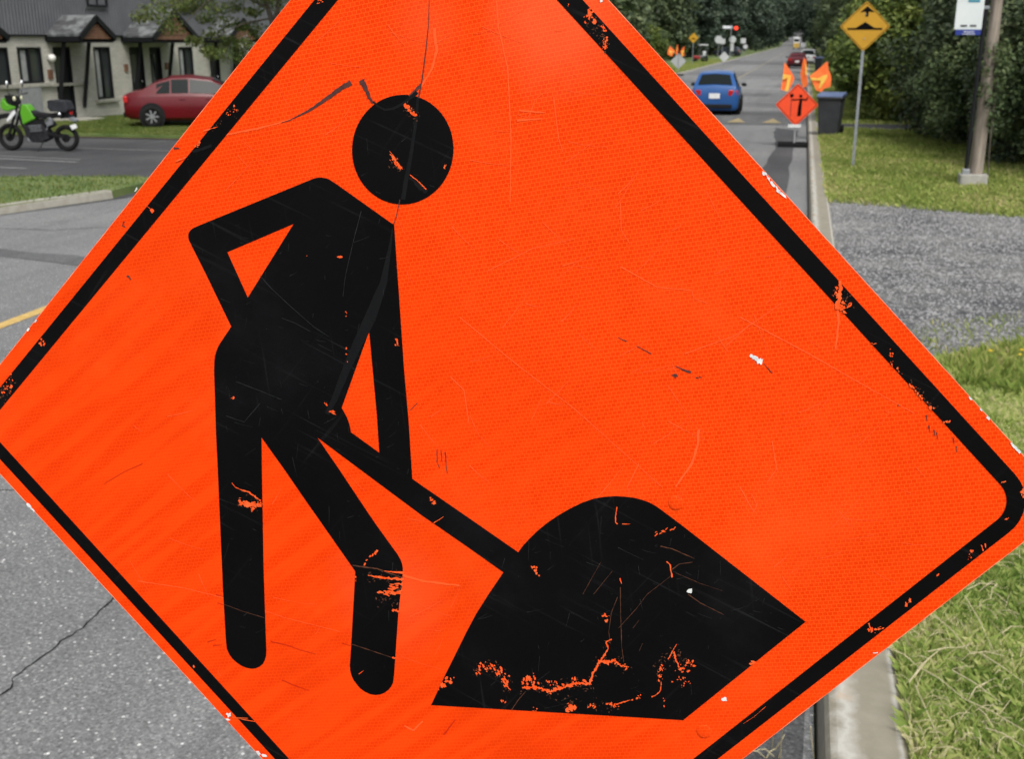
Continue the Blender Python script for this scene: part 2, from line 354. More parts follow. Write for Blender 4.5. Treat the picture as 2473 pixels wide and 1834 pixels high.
for k_, (pp, m_) in enumerate(([[(-3.4, 26), (-2.2, 26), (-2.0, 33.5), (-3.2, 33.5)], WORN], [[(-6.5, 45.5), (-0.3, 45.8), (-0.3, 49), (-6.4, 48)], WORN], [[(-8.5, 56), (-1.5, 55), (-1.4, 58.5), (-8.6, 60)], WORN], [[(-3.6, 62), (-0.6, 62), (-0.5, 80), (-3.4, 80)], PALEA], [[(-8.7, 66), (-5, 66), (-5, 76), (-8.8, 78)], WORN], [[(-8.9, 88), (-0.4, 86), (-0.4, 92), (-8.9, 96)], WORN], [[(-7, 100), (-4.6, 100), (-4.5, 125), (-7, 125)], PALEA], [[(-8.9, 130), (0, 128), (0, 150), (-8.9, 155)], WORN], [[(-2.8, 20), (-1.2, 20), (-1.1, 25), (-2.7, 25)], PALEA])):
    sheet('road_patch', rough_poly(pp, 0.12, 6, 30 + k_), 0.0035, m_)
b = MB()                                                    # low speed hump across the road
V = []; F = []
for i in range(9):
    t = i / 8; V += [(XL + 0.3, 36 + 7 * t, 0.004 + 0.06 * math.sin(math.pi * t)), (XR - 0.25, 36 + 7 * t, 0.004 + 0.06 * math.sin(math.pi * t))]
F = [(2 * i, 2 * i + 1, 2 * i + 3, 2 * i + 2) for i in range(8)]
tag(b.add(V, F).build('speed_hump', asphalt('hump_asphalt', (0.10, 0.101, 0.103), (0.14, 0.141, 0.142), (0.24, 0.24, 0.24), 0.06), fixn=False), kind='structure')
b = MB()
for x in (-1.95, -0.85, -6.6, -7.6):
    b.add([(x - 0.3, 36.6, 0.032), (x + 0.3, 36.6, 0.032), (x, 38.3, 0.062)], [(0, 1, 2)])
tag(b.build('hump_marking', noisy('worn_yellow_paint', (0.34, 0.26, 0.11), (0.22, 0.19, 0.12), 9, 0.85), fixn=False), kind='structure')
FADED = noisy('faded_white_paint', (0.20, 0.20, 0.20), (0.30, 0.30, 0.29), 6, 0.9)
def pline(a, c, wd):
    a, c = Vector(a), Vector(c); d = (c - a).normalized(); n = Vector((-d.y, d.x)) * wd / 2
    tag(MB().flat([[tuple(a + n), tuple(a - n), tuple(c - n), tuple(c + n)]], 0.003).build('bay_line', FADED, fixn=False), kind='structure')
pline((-20, 21.9), (-14.94, 21.25), 0.10); pline((-19, 20.3), (-15.2, 19.92), 0.09); pline((-20, 22.35), (-15.2, 21.75), 0.07); pline((-18, 24.2), (-14.0, 24.0), 0.06)
# cracks in the near asphalt, laid as flat dark ribbons
CRK = mat('dark_crack', (0.018, 0.018, 0.018), 1.0, spec=0.1)
def crack(pts_px, w0, seed):
    rnd = random.Random(seed); pts = [G(*p) for p in pts_px]; fine = []
    for a, c in zip(pts[:-1], pts[1:]):
        k = max(2, int((c - a).length / 0.03))
        for i in range(k): q = a.lerp(c, i / k); fine.append(q + Vector((rnd.uniform(-1, 1), rnd.uniform(-1, 1), 0)) * 0.006)
    fine.append(pts[-1]); V = []; F = []
    for i, p in enumerate(fine):
        d = (fine[min(i + 1, len(fine) - 1)] - fine[max(i - 1, 0)]).normalized(); n = Vector((-d.y, d.x, 0)); wv = w0 * rnd.uniform(0.35, 1.1)
        V += [p + n * wv + Vector((0, 0, 0.003)), p - n * wv + Vector((0, 0, 0.003))]
    F = [(2 * i, 2 * i + 1, 2 * i + 3, 2 * i + 2) for i in range(len(fine) - 1)]
    tag(MB().add(V, F).build('road_crack', CRK, fixn=False), kind='structure')
crack([(276, 1445), (252, 1468), (225, 1492), (200, 1518), (150, 1550), (128, 1572), (100, 1590), (62, 1615), (32, 1640), (26, 1662), (0, 1682)], 0.0055, 1)
crack([(0, 849), (26, 847), (60, 843)], 0.006, 2); crack([(0, 1186), (40, 1184), (90, 1180)], 0.006, 3); crack([(276, 1445), (330, 1390), (420, 1330)], 0.004, 4)
crack([(0, 552), (120, 556), (280, 548)], 0.012, 5)
# ------------------------------------------------------------------ the road-work sign close to the camera
RT = Vector((cP, sP, 0)); HD = Vector((-sP, cP, 0)); UP = Vector((0, 0, 1))
def hw(a): return RT * a[0] + HD * a[1] + UP * a[2]
s_t = Vector((0, 0, HCAM)) + hw((-0.05521, 0.94827, -0.36455))
s_r1 = hw((0.97559, -0.21946, 0.0077)).normalized()
s_r2 = hw((-0.00595, 0.08236, 0.99658)); s_r2 = (s_r2 - s_r1 * s_r2.dot(s_r1)).normalized(); s_n = s_r1.cross(s_r2)
SROOT = Vector((s_t.x - s_n.x * 0.03, s_t.y - s_n.y * 0.03, 0)) 
def S(px, py):
    """photo pixel -> point on the sign face (2-D, metres)"""
    d = ray(px, py); o = Vector((0, 0, HCAM)); t = (s_t - o).dot(s_n) / d.dot(s_n); q = o + d * t - s_t
    return (q.dot(s_r1), q.dot(s_r2))
def Sl(l): return [S(*p) for p in l]
SM = Matrix((( s_r1.x, s_r2.x, s_n.x, s_t.x - SROOT.x), (s_r1.y, s_r2.y, s_n.y, s_t.y - SROOT.y), (s_r1.z, s_r2.z, s_n.z, s_t.z), (0, 0, 0, 1)))
sign = empty('road_work_sign', SROOT, 0, 'large scuffed orange diamond road-work sign with black digging worker, close up', 'road sign')
def spart(mb, name, m, bevel=0):
    o = mb.build(name, m, sign, bevel=bevel, fixn=False); o.matrix_local = SM; return o

def orange_sheeting():
    m = mat('orange_sheeting', (0.95, 0.075, 0.006), 0.5, spec=0.05)
    tc = N(m, 'ShaderNodeTexCoord'); V_ = tc.outputs['Object']
    mp = N(m, 'ShaderNodeMapping'); mp.inputs['Rotation'].default_value = (0, 0, R(-10)); L(m, V_, mp.inputs[0])
    # slight wobble keeps the cells from being ruler straight
    wb = N(m, 'ShaderNodeTexNoise', Scale=9.0, Detail=1); L(m, V_, wb.inputs['Vector'])
    mv = N(m, 'ShaderNodeVectorMath', operation='MULTIPLY_ADD'); L(m, wb.outputs['Color'], mv.inputs[0]); mv.inputs[1].default_value = (0.003, 0.003, 0); L(m, mp.outputs[0], mv.inputs[2])
    br = N(m, 'ShaderNodeTexBrick'); br.offset = 0.42; br.offset_frequency = 2; br.squash = 1.0
    L(m, mv.outputs[0], br.inputs['Vector'])
    for k, v in (('Scale', 1.0), ('Mortar Size', 0.00036), ('Mortar Smooth', 0.35), ('Brick Width', 0.0041), ('Row Height', 0.0034), ('Bias', 0.0)): br.inputs[k].default_value = v
    br.inputs['Color1'].default_value = (0, 0, 0, 1); br.inputs['Color2'].default_value = (0.25, 0.25, 0.25, 1); br.inputs['Mortar'].default_value = (1, 1, 1, 1)
    # cells show over the whole face, fainter at lower left where slanting interference bands run
    n = N(m, 'ShaderNodeTexNoise', Scale=4.0, Detail=3); L(m, V_, n.inputs['Vector'])
    sep = N(m, 'ShaderNodeSeparateXYZ'); L(m, V_, sep.inputs[0])
    gx = math_(m, 'ADD', math_(m, 'MULTIPLY', sep.outputs[0], 0.8), math_(m, 'MULTIPLY', sep.outputs[1], 1.0))
    gy = math_(m, 'ADD', gx, math_(m, 'MULTIPLY', n.outputs[0], 0.5))
    vis = ramp(m, gy, [(0.05, (0.5, 0.5, 0.5)), (0.45, (1, 1, 1))])
    mpr = N(m, 'ShaderNodeMapping'); mpr.inputs['Rotation'].default_value = (0, 0, R(-38)); L(m, V_, mpr.inputs[0])
    mpb = N(m, 'ShaderNodeMapping'); mpb.inputs['Scale'].default_value = (6, 75, 1); L(m, mpr.outputs[0], mpb.inputs[0])
    nb = N(m, 'ShaderNodeTexNoise', Scale=1.0, Detail=1); L(m, mpb.outputs[0], nb.inputs['Vector'])
    band = ramp(m, nb.outputs[0], [(0.42, (0, 0, 0)), (0.58, (1, 1, 1))])
    lowl = ramp(m, gy, [(0.10, (0.45, 0.45, 0.45)), (0.42, (0.06, 0.06, 0.06))])
    lines = math_(m, 'MULTIPLY', br.outputs['Color'], vis.outputs[0])
    c = mixc(m, lines, (0.72, 0.0345, 0.0005), (0.91, 0.080, 0.007))
    c = mixc(m, math_(m, 'MULTIPLY', band.outputs[0], lowl.outputs[0]), c, (0.90, 0.068, 0.004))
    ns = N(m, 'ShaderNodeTexNoise', Scale=5.0, Detail=7, Roughness=0.68); L(m, V_, ns.inputs['Vector'])
    c = mixc(m, ramp(m, ns.outputs[0], [(0.52, (0, 0, 0)), (0.74, (0.5, 0.5, 0.5))]).outputs[0], c, (0.92, 0.086, 0.011))
    nd = N(m, 'ShaderNodeTexNoise', Scale=2.2, Detail=6, Roughness=0.65); L(m, V_, nd.inputs['Vector'])
    c = mixc(m, ramp(m, nd.outputs[0], [(0.50, (0, 0, 0)), (0.72, (0.35, 0.35, 0.35))]).outputs[0], c, (0.58, 0.038, 0.002))
    for (px_, py_), rad_, amt_ in (((1345, 40), 0.07, 0.38), ((1030, 60), 0.04, 0.15), ((940, 1430), 0.07, 0.2)):   # paler spots; the top-right one is reflected glare painted into the orange
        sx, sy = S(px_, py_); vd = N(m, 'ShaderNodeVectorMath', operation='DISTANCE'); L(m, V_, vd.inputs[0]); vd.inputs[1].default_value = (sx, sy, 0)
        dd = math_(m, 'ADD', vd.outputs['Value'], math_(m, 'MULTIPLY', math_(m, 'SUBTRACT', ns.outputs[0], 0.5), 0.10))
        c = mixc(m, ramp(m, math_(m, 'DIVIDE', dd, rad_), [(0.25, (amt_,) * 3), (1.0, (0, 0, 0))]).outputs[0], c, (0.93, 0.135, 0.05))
    L(m, c, P(m).inputs['Base Color'])
    L(m, ramp(m, ns.outputs[0], [(0.4, (0.42,) * 3), (0.7, (0.6,) * 3)]).outputs[0], P(m).inputs['Roughness'])
    bp = N(m, 'ShaderNodeBump', Strength=0.10, Distance=0.0004); L(m, br.outputs['Color'], bp.inputs['Height'])
    bp2 = N(m, 'ShaderNodeBump', Strength=0.20, Distance=0.02); L(m, wb.outputs[0], bp2.inputs['Height']); L(m, bp.outputs[0], bp2.inputs['Normal']); L(m, bp2.outputs[0], P(m).inputs['Normal'])
    return m
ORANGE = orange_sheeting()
INK = noisy('black_ink', (0.0016, 0.0015, 0.0018), (0.0026, 0.0025, 0.0030), 5, 0.45, 0.12, 300, c3=(0.007, 0.007, 0.0082), dist=0.0003, lo=0.38, hi=0.76, spec=0.075)
def ink_streaks(m):
    tc = N(m, 'ShaderNodeTexCoord'); base = P(m).inputs['Base Color'].links[0].from_socket
    for ang, sc_, lo_, amt_ in ((24, (5, 190, 1), .60, .7), (-52, (4, 150, 1), .62, .5), (82, (6, 170, 1), .63, .5)):
        r_ = N(m, 'ShaderNodeMapping'); r_.inputs['Rotation'].default_value = (0, 0, R(ang)); L(m, tc.outputs['Object'], r_.inputs[0])
        s_ = N(m, 'ShaderNodeMapping'); s_.inputs['Scale'].default_value = sc_; L(m, r_.outputs[0], s_.inputs[0])
        n_s = N(m, 'ShaderNodeTexNoise', Scale=1.0, Detail=3, Roughness=0.6); L(m, s_.outputs[0], n_s.inputs['Vector'])
        pt = N(m, 'ShaderNodeTexNoise', Scale=9.0, Detail=2); L(m, tc.outputs['Object'], pt.inputs['Vector'])
        k_ = math_(m, 'MULTIPLY', ramp(m, n_s.outputs[0], [(lo_, (0, 0, 0)), (lo_ + .16, (amt_,) * 3)]).outputs[0], ramp(m, pt.outputs[0], [(.42, (0, 0, 0)), (.6, (1, 1, 1))]).outputs[0])
        base = mixc(m, k_, base, (0.022, 0.023, 0.025))
    L(m, base, P(m).inputs['Base Color'])
ink_streaks(INK)
FLAKE = noisy('bare_orange', (0.86, 0.066, 0.004), (0.78, 0.13, 0.035), 160, 0.6, spec=0.1)
FLAKE_DULL = noisy('dull_orange_scratch', (0.045, 0.022, 0.016), (0.13, 0.045, 0.022), 160, 0.6, spec=0.1)
SCUFF_CREASE = noisy('rubber_scuff_and_crease', (0.052, 0.022, 0.020), (0.10, 0.036, 0.030), 150, 0.7, lo=0.3, hi=0.7, spec=0.15)
INKSC = noisy('scuffed_ink', (0.024, 0.025, 0.027), (0.011, 0.0115, 0.012), 60, 0.5, spec=0.12)
INK_SHEEN_RUB = noisy('crease_sheen_and_rub', (0.0080, 0.0084, 0.0092), (0.0062, 0.0066, 0.0074), 30, 0.45, spec=0.075)
BARE = noisy('bare_metal_chip', (0.78, 0.77, 0.75), (0.52, 0.55, 0.56), 150, 0.5)
PALE = mat('pale_orange_scratch', (0.93, 0.095, 0.018), 0.6, spec=0.1)
DARKL = mat('dark_orange_crease', (0.52, 0.020, 0.002), 0.5, spec=0.1)

# outline of the panel and the border from its measured edges
def li(l1, l2):
    (x1, y1), (x2, y2) = l1; (x3, y3), (x4, y4) = l2
    D = (x1 - x2) * (y3 - y4) - (y1 - y2) * (x3 - x4); A = x1 * y2 - y1 * x2; B = x3 * y4 - y3 * x4
    return ((A * (x3 - x4) - (x1 - x2) * B) / D, (A * (y3 - y4) - (y1 - y2) * B) / D)
def diamond(ul, ur, lr, ll): return [li(ul, ur), li(ur, lr), li(lr, ll), li(ll, ul)]
OUT = diamond(((700, 0), (64, 800)), ((1471, 0), (2426, 1050)), ((2356.7, 1400), (1796, 1833)), ((82.6, 1235.5), (632.7, 1834)))
BO = diamond(((758.9, 0), (110.6, 800)), ((1408.4, 0), (2364, 1050)), ((2291, 1400), (1735, 1833)), ((120, 1240), (662.7, 1832.6)))
BI = diamond(((815.4, 0), (157, 800)), ((1346, 0), (2304.8, 1050)), ((2273, 1362.5), (1676, 1833)), ((157, 1240), (697, 1832.6)))
oL = fillet(Sl(OUT), 0.050, 9); boL = fillet(Sl(BO), 0.036, 9); biL = fillet(Sl(BI), 0.022, 9)
pb = MB(); pb.mi = 0; pb.flat([oL], 0.0)
pb.mi = 1; n_ = len(oL)
Vb = [(x, y, 0.0) for x, y in oL] + [(x, y, -0.0025) for x, y in oL]
pb.add(Vb, [(i, n_ + i, n_ + (i + 1) % n_, (i + 1) % n_) for i in range(n_)])
T_ = tessellate_polygon([[Vector((x, y, 0)) for x, y in oL]]); pb.add([(x, y, -0.0025) for x, y in oL], [tuple(t) for t in T_])
EDGE = noisy('cut_metal_edge', (0.62, 0.58, 0.55), (0.75, 0.45, 0.33), 60, 0.4)
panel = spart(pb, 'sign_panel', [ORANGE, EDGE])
spart(MB().flat([boL, biL], 0.0003), 'black_border', INK)
inL = fillet(Sl([(x + (1100 - x) * .0016, y + (1100 - y) * .0016) for x, y in OUT]), 0.050, 9)
spart(MB().flat([oL, inL], 0.00012), 'cut_edge', noisy('pale_cut_edge', (0.95, 0.30, 0.16), (0.93, 0.09, 0.02), 45, 0.6, spec=0.1))
# pictogram
head = []
for k in range(64):
    q = 2 * math.pi * k / 64; a = R(4); x = 122.5 * math.cos(q); y = 132.8 * math.sin(q); head.append((973 + x * math.cos(a) - y * math.sin(a), 361 + x * math.sin(a) + y * math.cos(a)))
spart(MB().flat([Sl(head)], 0.0003), 'worker_head', INK)
body = [(947, 540), (812, 444), (796, 433.5), (787, 430), (776.4, 428.5), (766, 429), (756.8, 431.5), (480, 545), (469, 550), (462, 554.5), (457.6, 560), (455.3, 566), (455.3, 574), (457, 581), (496.8, 660), (559, 789),
    (540, 817), (532.8, 828), (527, 838), (523, 848), (519.5, 860), (518, 873), (517.4, 895), (522, 1046), (526.5, 1140), (538.6, 1421), (546, 1550), (548, 1567), (553.9, 1581), (562, 1592), (572.5, 1601.5), (584, 1609), (596.3, 1614), (608, 1616), (618.3, 1615), (628, 1610.5), (635.3, 1604), (640, 1595), (643, 1584), (643.5, 1570), (642, 1530), (637, 1377), (632.9, 1140), (631.9, 1057),
    (691, 1140), (730.6, 1198), (858.3, 1380.7), (857.5, 1397), (847.8, 1570), (845.2, 1608), (846, 1620), (849, 1632), (854, 1643), (862, 1654), (871, 1664), (882, 1672), (894.6, 1677.5), (907, 1679.5), (918.3, 1678.5), (929, 1674), (938.6, 1667), (945, 1659), (949.5, 1650), (952.2, 1628), (962.4, 1479), (969, 1421), (973, 1384), (973.2, 1374), (971.5, 1363), (967, 1351), (960.7, 1340), (908, 1267), (863, 1200), (823.4, 1140), (766.6, 1057),
    (877.6, 1140), (1020, 1246), (1120, 1315), (1216, 1383), (1180, 1436), (1149.3, 1485), (1126, 1529), (1106, 1569.5), (1076, 1630), (1041.5, 1704), (1650, 1740.5), (1945.5, 1502.6), (1644.8, 1267.7), (1593, 1229), (1581, 1221), (1567, 1213.5), (1550, 1207.5), (1532.7, 1203), (1510, 1200), (1485.4, 1198.8), (1460, 1200.5), (1433.6, 1205), (1405, 1215), (1377.6, 1228.5), (1348, 1245.5), (1321.6, 1263.5), (1299, 1282), (1278.5, 1302), (1263, 1319), (1251.8, 1334.5),
    (1120, 1243), (1020, 1174), (996, 1157), (987.3, 1019.6), (975.8, 889), (964.4, 720), (956.2, 605), (952.3, 543), (951, 540)]
hole1 = [(709.4, 540.6), (549.3, 609), (598.8, 718.8)]
hole2 = [(891.8, 800.6), (825.4, 985.3), (831, 995), (837, 1006), (841, 1016), (844.4, 1026.5), (846.5, 1036), (847.6, 1044.2), (916.3, 1094), (910.4, 1003)]
spart(MB().flat([Sl(body), Sl(hole1), Sl(hole2)], 0.0003), 'worker_and_shovel', INK)

def inside(pt, poly):
    x, y = pt; c = False
    for (x1, y1), (x2, y2) in zip(poly, poly[1:] + poly[:1]):
        if (y1 > y) != (y2 > y) and x < (x2 - x1) * (y - y1) / (y2 - y1) + x1: c = not c
    return c
def onink(p): return (inside(p, body) and not inside(p, hole1) and not inside(p, hole2)) or inside(p, head)
def onblack(p): return onink(p) or (inside(p, BO) and not inside(p, BI))
INNER = [(x + (1100 - x) * .004, y + (1100 - y) * .004) for x, y in OUT]
def onpanel(p): return inside(p, INNER)
# ---- wear: flakes, scratches, chips; painted crease sheen too (flat marks in the print)
class Marks:
    def __init__(s, seed, z): s.mb = MB(); s.r = random.Random(seed); s.z = z; s.k = 1.0; s.clip = None
    def blob(s, x, y, rx, ry, ang=0.0, n=9, j=0.45):
        if s.clip and not s.clip((x, y)): return s
        pts = []
        for k in range(n):
            q = 2 * math.pi * k / n; a = 1 + s.r.uniform(-j, j); X = rx * a * math.cos(q); Y = ry * a * math.sin(q)
            pts.append(S(x + X * math.cos(ang) - Y * math.sin(ang), y + X * math.sin(ang) + Y * math.cos(ang)))
        s.mb.flat([pts], s.z); s.z += 0.0000004; return s
    def line(s, pts, w0, w1=None, jag=0.3, step=6.0):
        """ragged ribbon along a px polyline, width tapering from w0 to w1"""
        w1 = w0 if w1 is None else w1; fine = []
        tot = sum(math.dist(a, b) for a, b in zip(pts[:-1], pts[1:])); run = 0
        for a, b in zip(pts[:-1], pts[1:]):
            d = math.dist(a, b); k = max(1, int(d / step))
            for i in range(k): t = i / k; fine.append((a[0] + (b[0] - a[0]) * t, a[1] + (b[1] - a[1]) * t, (run + d * t) / tot))
            run += d
        fine.append((*pts[-1], 1.0)); V = []
        for i, (x, y, t) in enumerate(fine):
            p, q = fine[max(i - 1, 0)], fine[min(i + 1, len(fine) - 1)]; dx, dy = q[0] - p[0], q[1] - p[1]; l = math.hypot(dx, dy) or 1
            w_ = (w0 + (w1 - w0) * t) / 2 * s.k; a = w_ * (1 + s.r.uniform(-jag, jag)); c = w_ * (1 + s.r.uniform(-jag, jag))
            for sg, ww in ((1, a), (-1, c)): X, Y = S(x - dy / l * ww * sg, y + dx / l * ww * sg); V.append((X, Y, s.z))
        s.mb.add(V, [(2 * i, 2 * i + 2, 2 * i + 3, 2 * i + 1) for i in range(len(fine) - 1)]); s.z += 0.0000004; return s
    def spray(s, pts, n, spread, size, el=2.0, ang=None):
        tot = [math.dist(a, b) for a, b in zip(pts[:-1], pts[1:])]
        for _ in range(n):
            t = s.r.uniform(0, sum(tot)); i = 0
            while i < len(tot) - 1 and t > tot[i]: t -= tot[i]; i += 1
            a, b = pts[i], pts[i + 1]; q = t / max(tot[i], 1e-6); x = a[0] + (b[0] - a[0]) * q + s.r.gauss(0, spread); y = a[1] + (b[1] - a[1]) * q + s.r.gauss(0, spread)
            z = size * s.r.uniform(0.18, 0.85); s.blob(x, y, z * el, z, (s.r.uniform(0, 3.1) if ang is None else ang + s.r.uniform(-.35, .35)), 7)
        return s
    def done(s, name, m):
        o = spart(s.mb, name, m); o['kind'] = 'stuff'; return o
def D(l): return [(1020 + x * 0.43088, 1160 + y * 0.43088) for x, y in l]
def Cc(l): return [(420 + x * 0.33898, 1140 + y * 0.33898) for x, y in l]
def Aa(l): return [(420 + x * 0.32695, 180 + y * 0.32695) for x, y in l]
def Bb(l): return [(420 + x * 0.32695, 660 + y * 0.32695) for x, y in l]
fl = Marks(3, 0.00060); fl.k = 0.75; fl.clip = onblack
p1 = D([(280, 1085), (330, 1050), (400, 1045), (450, 1095), (485, 1170)]); p2 = D([(560, 1165), (640, 1160), (720, 1185), (800, 1160), (850, 1140), (900, 1140), (940, 1145)])
p3 = D([(940, 1145), (958, 1085), (985, 1030), (1015, 990), (1042, 945), (1030, 905), (1062, 893)]); p4 = D([(985, 1015), (1040, 1020), (1080, 1010), (1110, 1040), (1150, 1045)])
fl.spray(p1, 46, 6, 3.4, 1.8, 0.8); fl.spray(p2, 60, 3.0, 3.4, 1.8, 0.5); fl.line(D([(450, 1110), (470, 1150), (495, 1178)]), 7, 2, 0.8, 3); fl.line(p2, 5, 5, 0.9, 3); fl.line(p3, 8, 4, 0.7, 3); fl.line(p4, 8, 4, 0.9, 3); fl.spray(p4, 16, 4, 3.2, 1.6)
fl.spray(D([(560, 1130), (620, 1110), (640, 1150)]), 22, 5, 3.6, 1.7, 1.4); fl.spray(D([(690, 1140), (760, 1130)]), 14, 4, 2.0, 1.8, 1.4); fl.spray(D([(845, 1110), (870, 1150)]), 14, 4, 3.0, 1.8, 1.4)
fl.spray(D([(100, 1150), (165, 1100), (80, 1190)]), 18, 5, 4.0, 1.6); fl.spray(D([(820, 1305), (845, 1280), (830, 1250)]), 14, 5, 5.0, 1.5); fl.spray(D([(935, 1270), (970, 1270)]), 10, 3, 3.2, 1.7); fl.spray(D([(1045, 1260), (1090, 1262)]), 10, 3, 3, 2)
fl.line(D([(1085, 1258), (1125, 1245), (1165, 1232)]), 4, 2, 0.9, 3); fl.spray(D([(1180, 1225), (1235, 1215)]), 10, 3, 2.4, 1.7); fl.line(D([(1285, 1215), (1310, 1205), (1335, 1180), (1340, 1130)]), 4, 2, 0.9, 3)
fl.spray(D([(1335, 1120), (1330, 1060), (1350, 1030)]), 18, 4, 2.6, 1.7); fl.line(D([(1378, 1005), (1400, 965), (1425, 920)]), 3, 2, 0.8, 3); fl.line(D([(1412, 960), (1422, 1010), (1440, 1050)]), 7, 5, 0.8, 3); fl.spray(D([(1425, 1060), (1480, 1050), (1515, 1030)]), 26, 7, 3.2, 1.7); fl.spray(D([(1440, 1100), (1500, 1140), (1470, 1165)]), 12, 6, 2.0, 1.8)
fl.spray(D([(1000, 735), (1030, 770), (1030, 800)]), 9, 3, 4.0, 1.3); fl.line(D([(1092, 150), (1085, 190), (1082, 235), (1095, 246)]), 2.6, 3.6, 0.6, 4); fl.line(D([(1120, 246), (1165, 246)]), 2.2, 1, 0.7, 4)
fl.line(D([(1370, 455), (1390, 475), (1400, 545)]), 3, 4, 0.7, 4); fl.line(D([(1108, 550), (1118, 580)]), 4, 2, 0.5, 3); fl.spray(D([(1310, 300), (1430, 255)]), 16, 3, 2.0, 2.6, -0.5); fl.spray(D([(605, 495), (635, 485), (650, 530)]), 10, 2, 3.0, 1.5, 1.2)
fl.spray(D([(1840, 1025), (1870, 1020)]), 6, 2, 4, 2.0, 0); fl.spray(D([(50, 110), (80, 130)]), 9, 3, 4.5, 1.4); fl.line(D([(65, 240), (120, 205)]), 3, 1.4, 0.6, 4); fl.spray(D([(440, 1230), (470, 1255)]), 4, 2, 2.2, 2); fl.spray(D([(630, 1270), (640, 1300)]), 6, 3, 2, 1.5); fl.spray(D([(1355, 1220), (1350, 1260)]), 5, 2, 1.6, 2.2, 1.4)
# left leg, knee
fl.line(Cc([(415, 78), (440, 110), (480, 128), (530, 140), (580, 175), (622, 205)]), 2, 5, 0.9, 3); fl.line(Cc([(470, 215), (500, 235), (560, 225), (627, 238)]), 5, 8, 0.9, 3); fl.spray(Cc([(470, 195), (520, 240), (625, 225)]), 34, 4, 3.6, 1.9, 0.3); fl.spray(Cc([(545, 250), (565, 265)]), 6, 3, 3.6, 1.2)
fl.line(Cc([(1385, 735), (1440, 748), (1520, 755), (1638, 768)]), 4, 8, 0.8, 4); fl.line(Cc([(1500, 705), (1560, 712), (1640, 722)]), 2, 7, 0.7, 4); fl.line(Cc([(1575, 795), (1632, 800)]), 2, 10, 0.8, 4); fl.spray(Cc([(1450, 855), (1520, 860), (1618, 855)]), 30, 3, 3.4, 2.2, 0.0); fl.line(Cc([(1560, 860), (1620, 862)]), 4, 11, 0.8, 4)
fl.spray(Cc([(1540, 820), (1625, 815)]), 12, 3, 3, 3, 0.05); fl.spray(Cc([(1560, 985), (1605, 985)]), 9, 3, 2.6, 2.4, 0.2); fl.spray(Cc([(1370, 655), (1400, 600), (1440, 570)]), 12, 2.5, 3.2, 1.7, -0.9); fl.spray(Cc([(1290, 745), (1300, 780)]), 6, 2, 2, 1.6); fl.line(Cc([(1320, 1440), (1355, 1415)]), 2.6, 1, .6, 3); fl.spray(Cc([(1560, 1325), (1580, 1325)]), 3, 1, 3, 2, 0)
# head
fl.spray(Aa([(1710, 220), (1735, 255), (1780, 300)]), 26, 3.0, 3.0, 1.7, 0.9); fl.line(Aa([(1705, 215), (1725, 245), (1755, 285), (1783, 305)]), 4, 4, 1.0, 3); fl.line(Aa([(1600, 585), (1640, 640), (1680, 695)]), 3, 7, 0.9, 3); fl.line(Aa([(1595, 565), (1650, 630)]), 1.5, 1.5, .5, 3); fl.spray(Aa([(1615, 610), (1675, 700)]), 26, 3, 2.4, 2.6, 0.9); fl.line(Aa([(1745, 740), (1790, 775), (1835, 815), (1865, 850)]), 2, 4, 0.8, 3); fl.spray(Aa([(2008, 660), (2003, 690)]), 7, 2, 2.8, 1.6, 1.5)
fl.spray(Aa([(1220, 1342), (1235, 1345)]), 4, 1, 3, 1.6, 0); fl.spray(Aa([(980, 1330), (985, 1340)]), 2, 1, 1.6, 1)
fl.spray(Bb([(1635, 430), (1640, 490), (1660, 530)]), 14, 3, 2.6, 1.5, 1.3); fl.spray(Bb([(1120, 960), (1130, 985)]), 4, 2, 2.6, 1.5, 1.4); fl.spray(Bb([(1150, 1010), (1190, 1030)]), 10, 3, 2.8, 1.7, 0.2); fl.spray(Bb([(1265, 535), (1310, 730)]), 3, 2, 2.4, 1.6); fl.spray(Bb([(430, 920), (440, 930)]), 4, 2, 2.2, 1.5); fl.spray(Bb([(1272, 270), (1275, 325)]), 4, 1, 2, 1.4, 0)
# border band
def U2(l): return [(1300 + x / 7.427, y / 7.427) for x, y in l]
fl.line(U2([(905, 160), (920, 230), (915, 350)]), 8, 5, 0.7, 3); fl.spray(U2([(900, 180), (950, 200), (925, 340)]), 16, 2.5, 3.4, 1.4); fl.spray(U2([(1000, 350), (1010, 400)]), 7, 2, 4, 1.2); fl.spray(U2([(1165, 460), (1170, 510), (1240, 560)]), 9, 2, 2.8, 1.5, 1.4); fl.spray(U2([(1200, 700), (1210, 800), (1190, 900)]), 30, 3.2, 2.4, 1.5); fl.spray(U2([(820, 260), (830, 300), (820, 440)]), 6, 2, 2, 1.4); fl.spray(U2([(535, 60), (540, 90)]), 3, 1, 2, 1.3)
def U5(l): return [(1750 + x * 0.3875, 360 + y * 0.3875) for x, y in l]
fl.line(U5([(716, 820), (724, 860), (715, 910), (708, 960), (700, 1000)]), 8, 15, 0.45, 3); fl.spray(U5([(715, 850), (680, 895), (740, 940), (745, 990), (720, 1010)]), 26, 4, 4, 1.8); fl.spray(U5([(760, 985), (800, 960)]), 6, 2, 2.4, 3, -0.8)
fl.spray(U5([(1040, 1250), (1040, 1340), (1090, 1410)]), 16, 3, 2.4, 1.5, 1.4); fl.spray(U5([(1150, 1470), (1200, 1520), (1230, 1560), (1290, 1615)]), 34, 3, 2.8, 1.8, 0.9); fl.spray(U5([(905, 1210), (960, 1220)]), 5, 1, 2, 3, 0.2)
def U6(l): return [(1900 + x * 0.33905, 860 + y * 0.33905) for x, y in l]
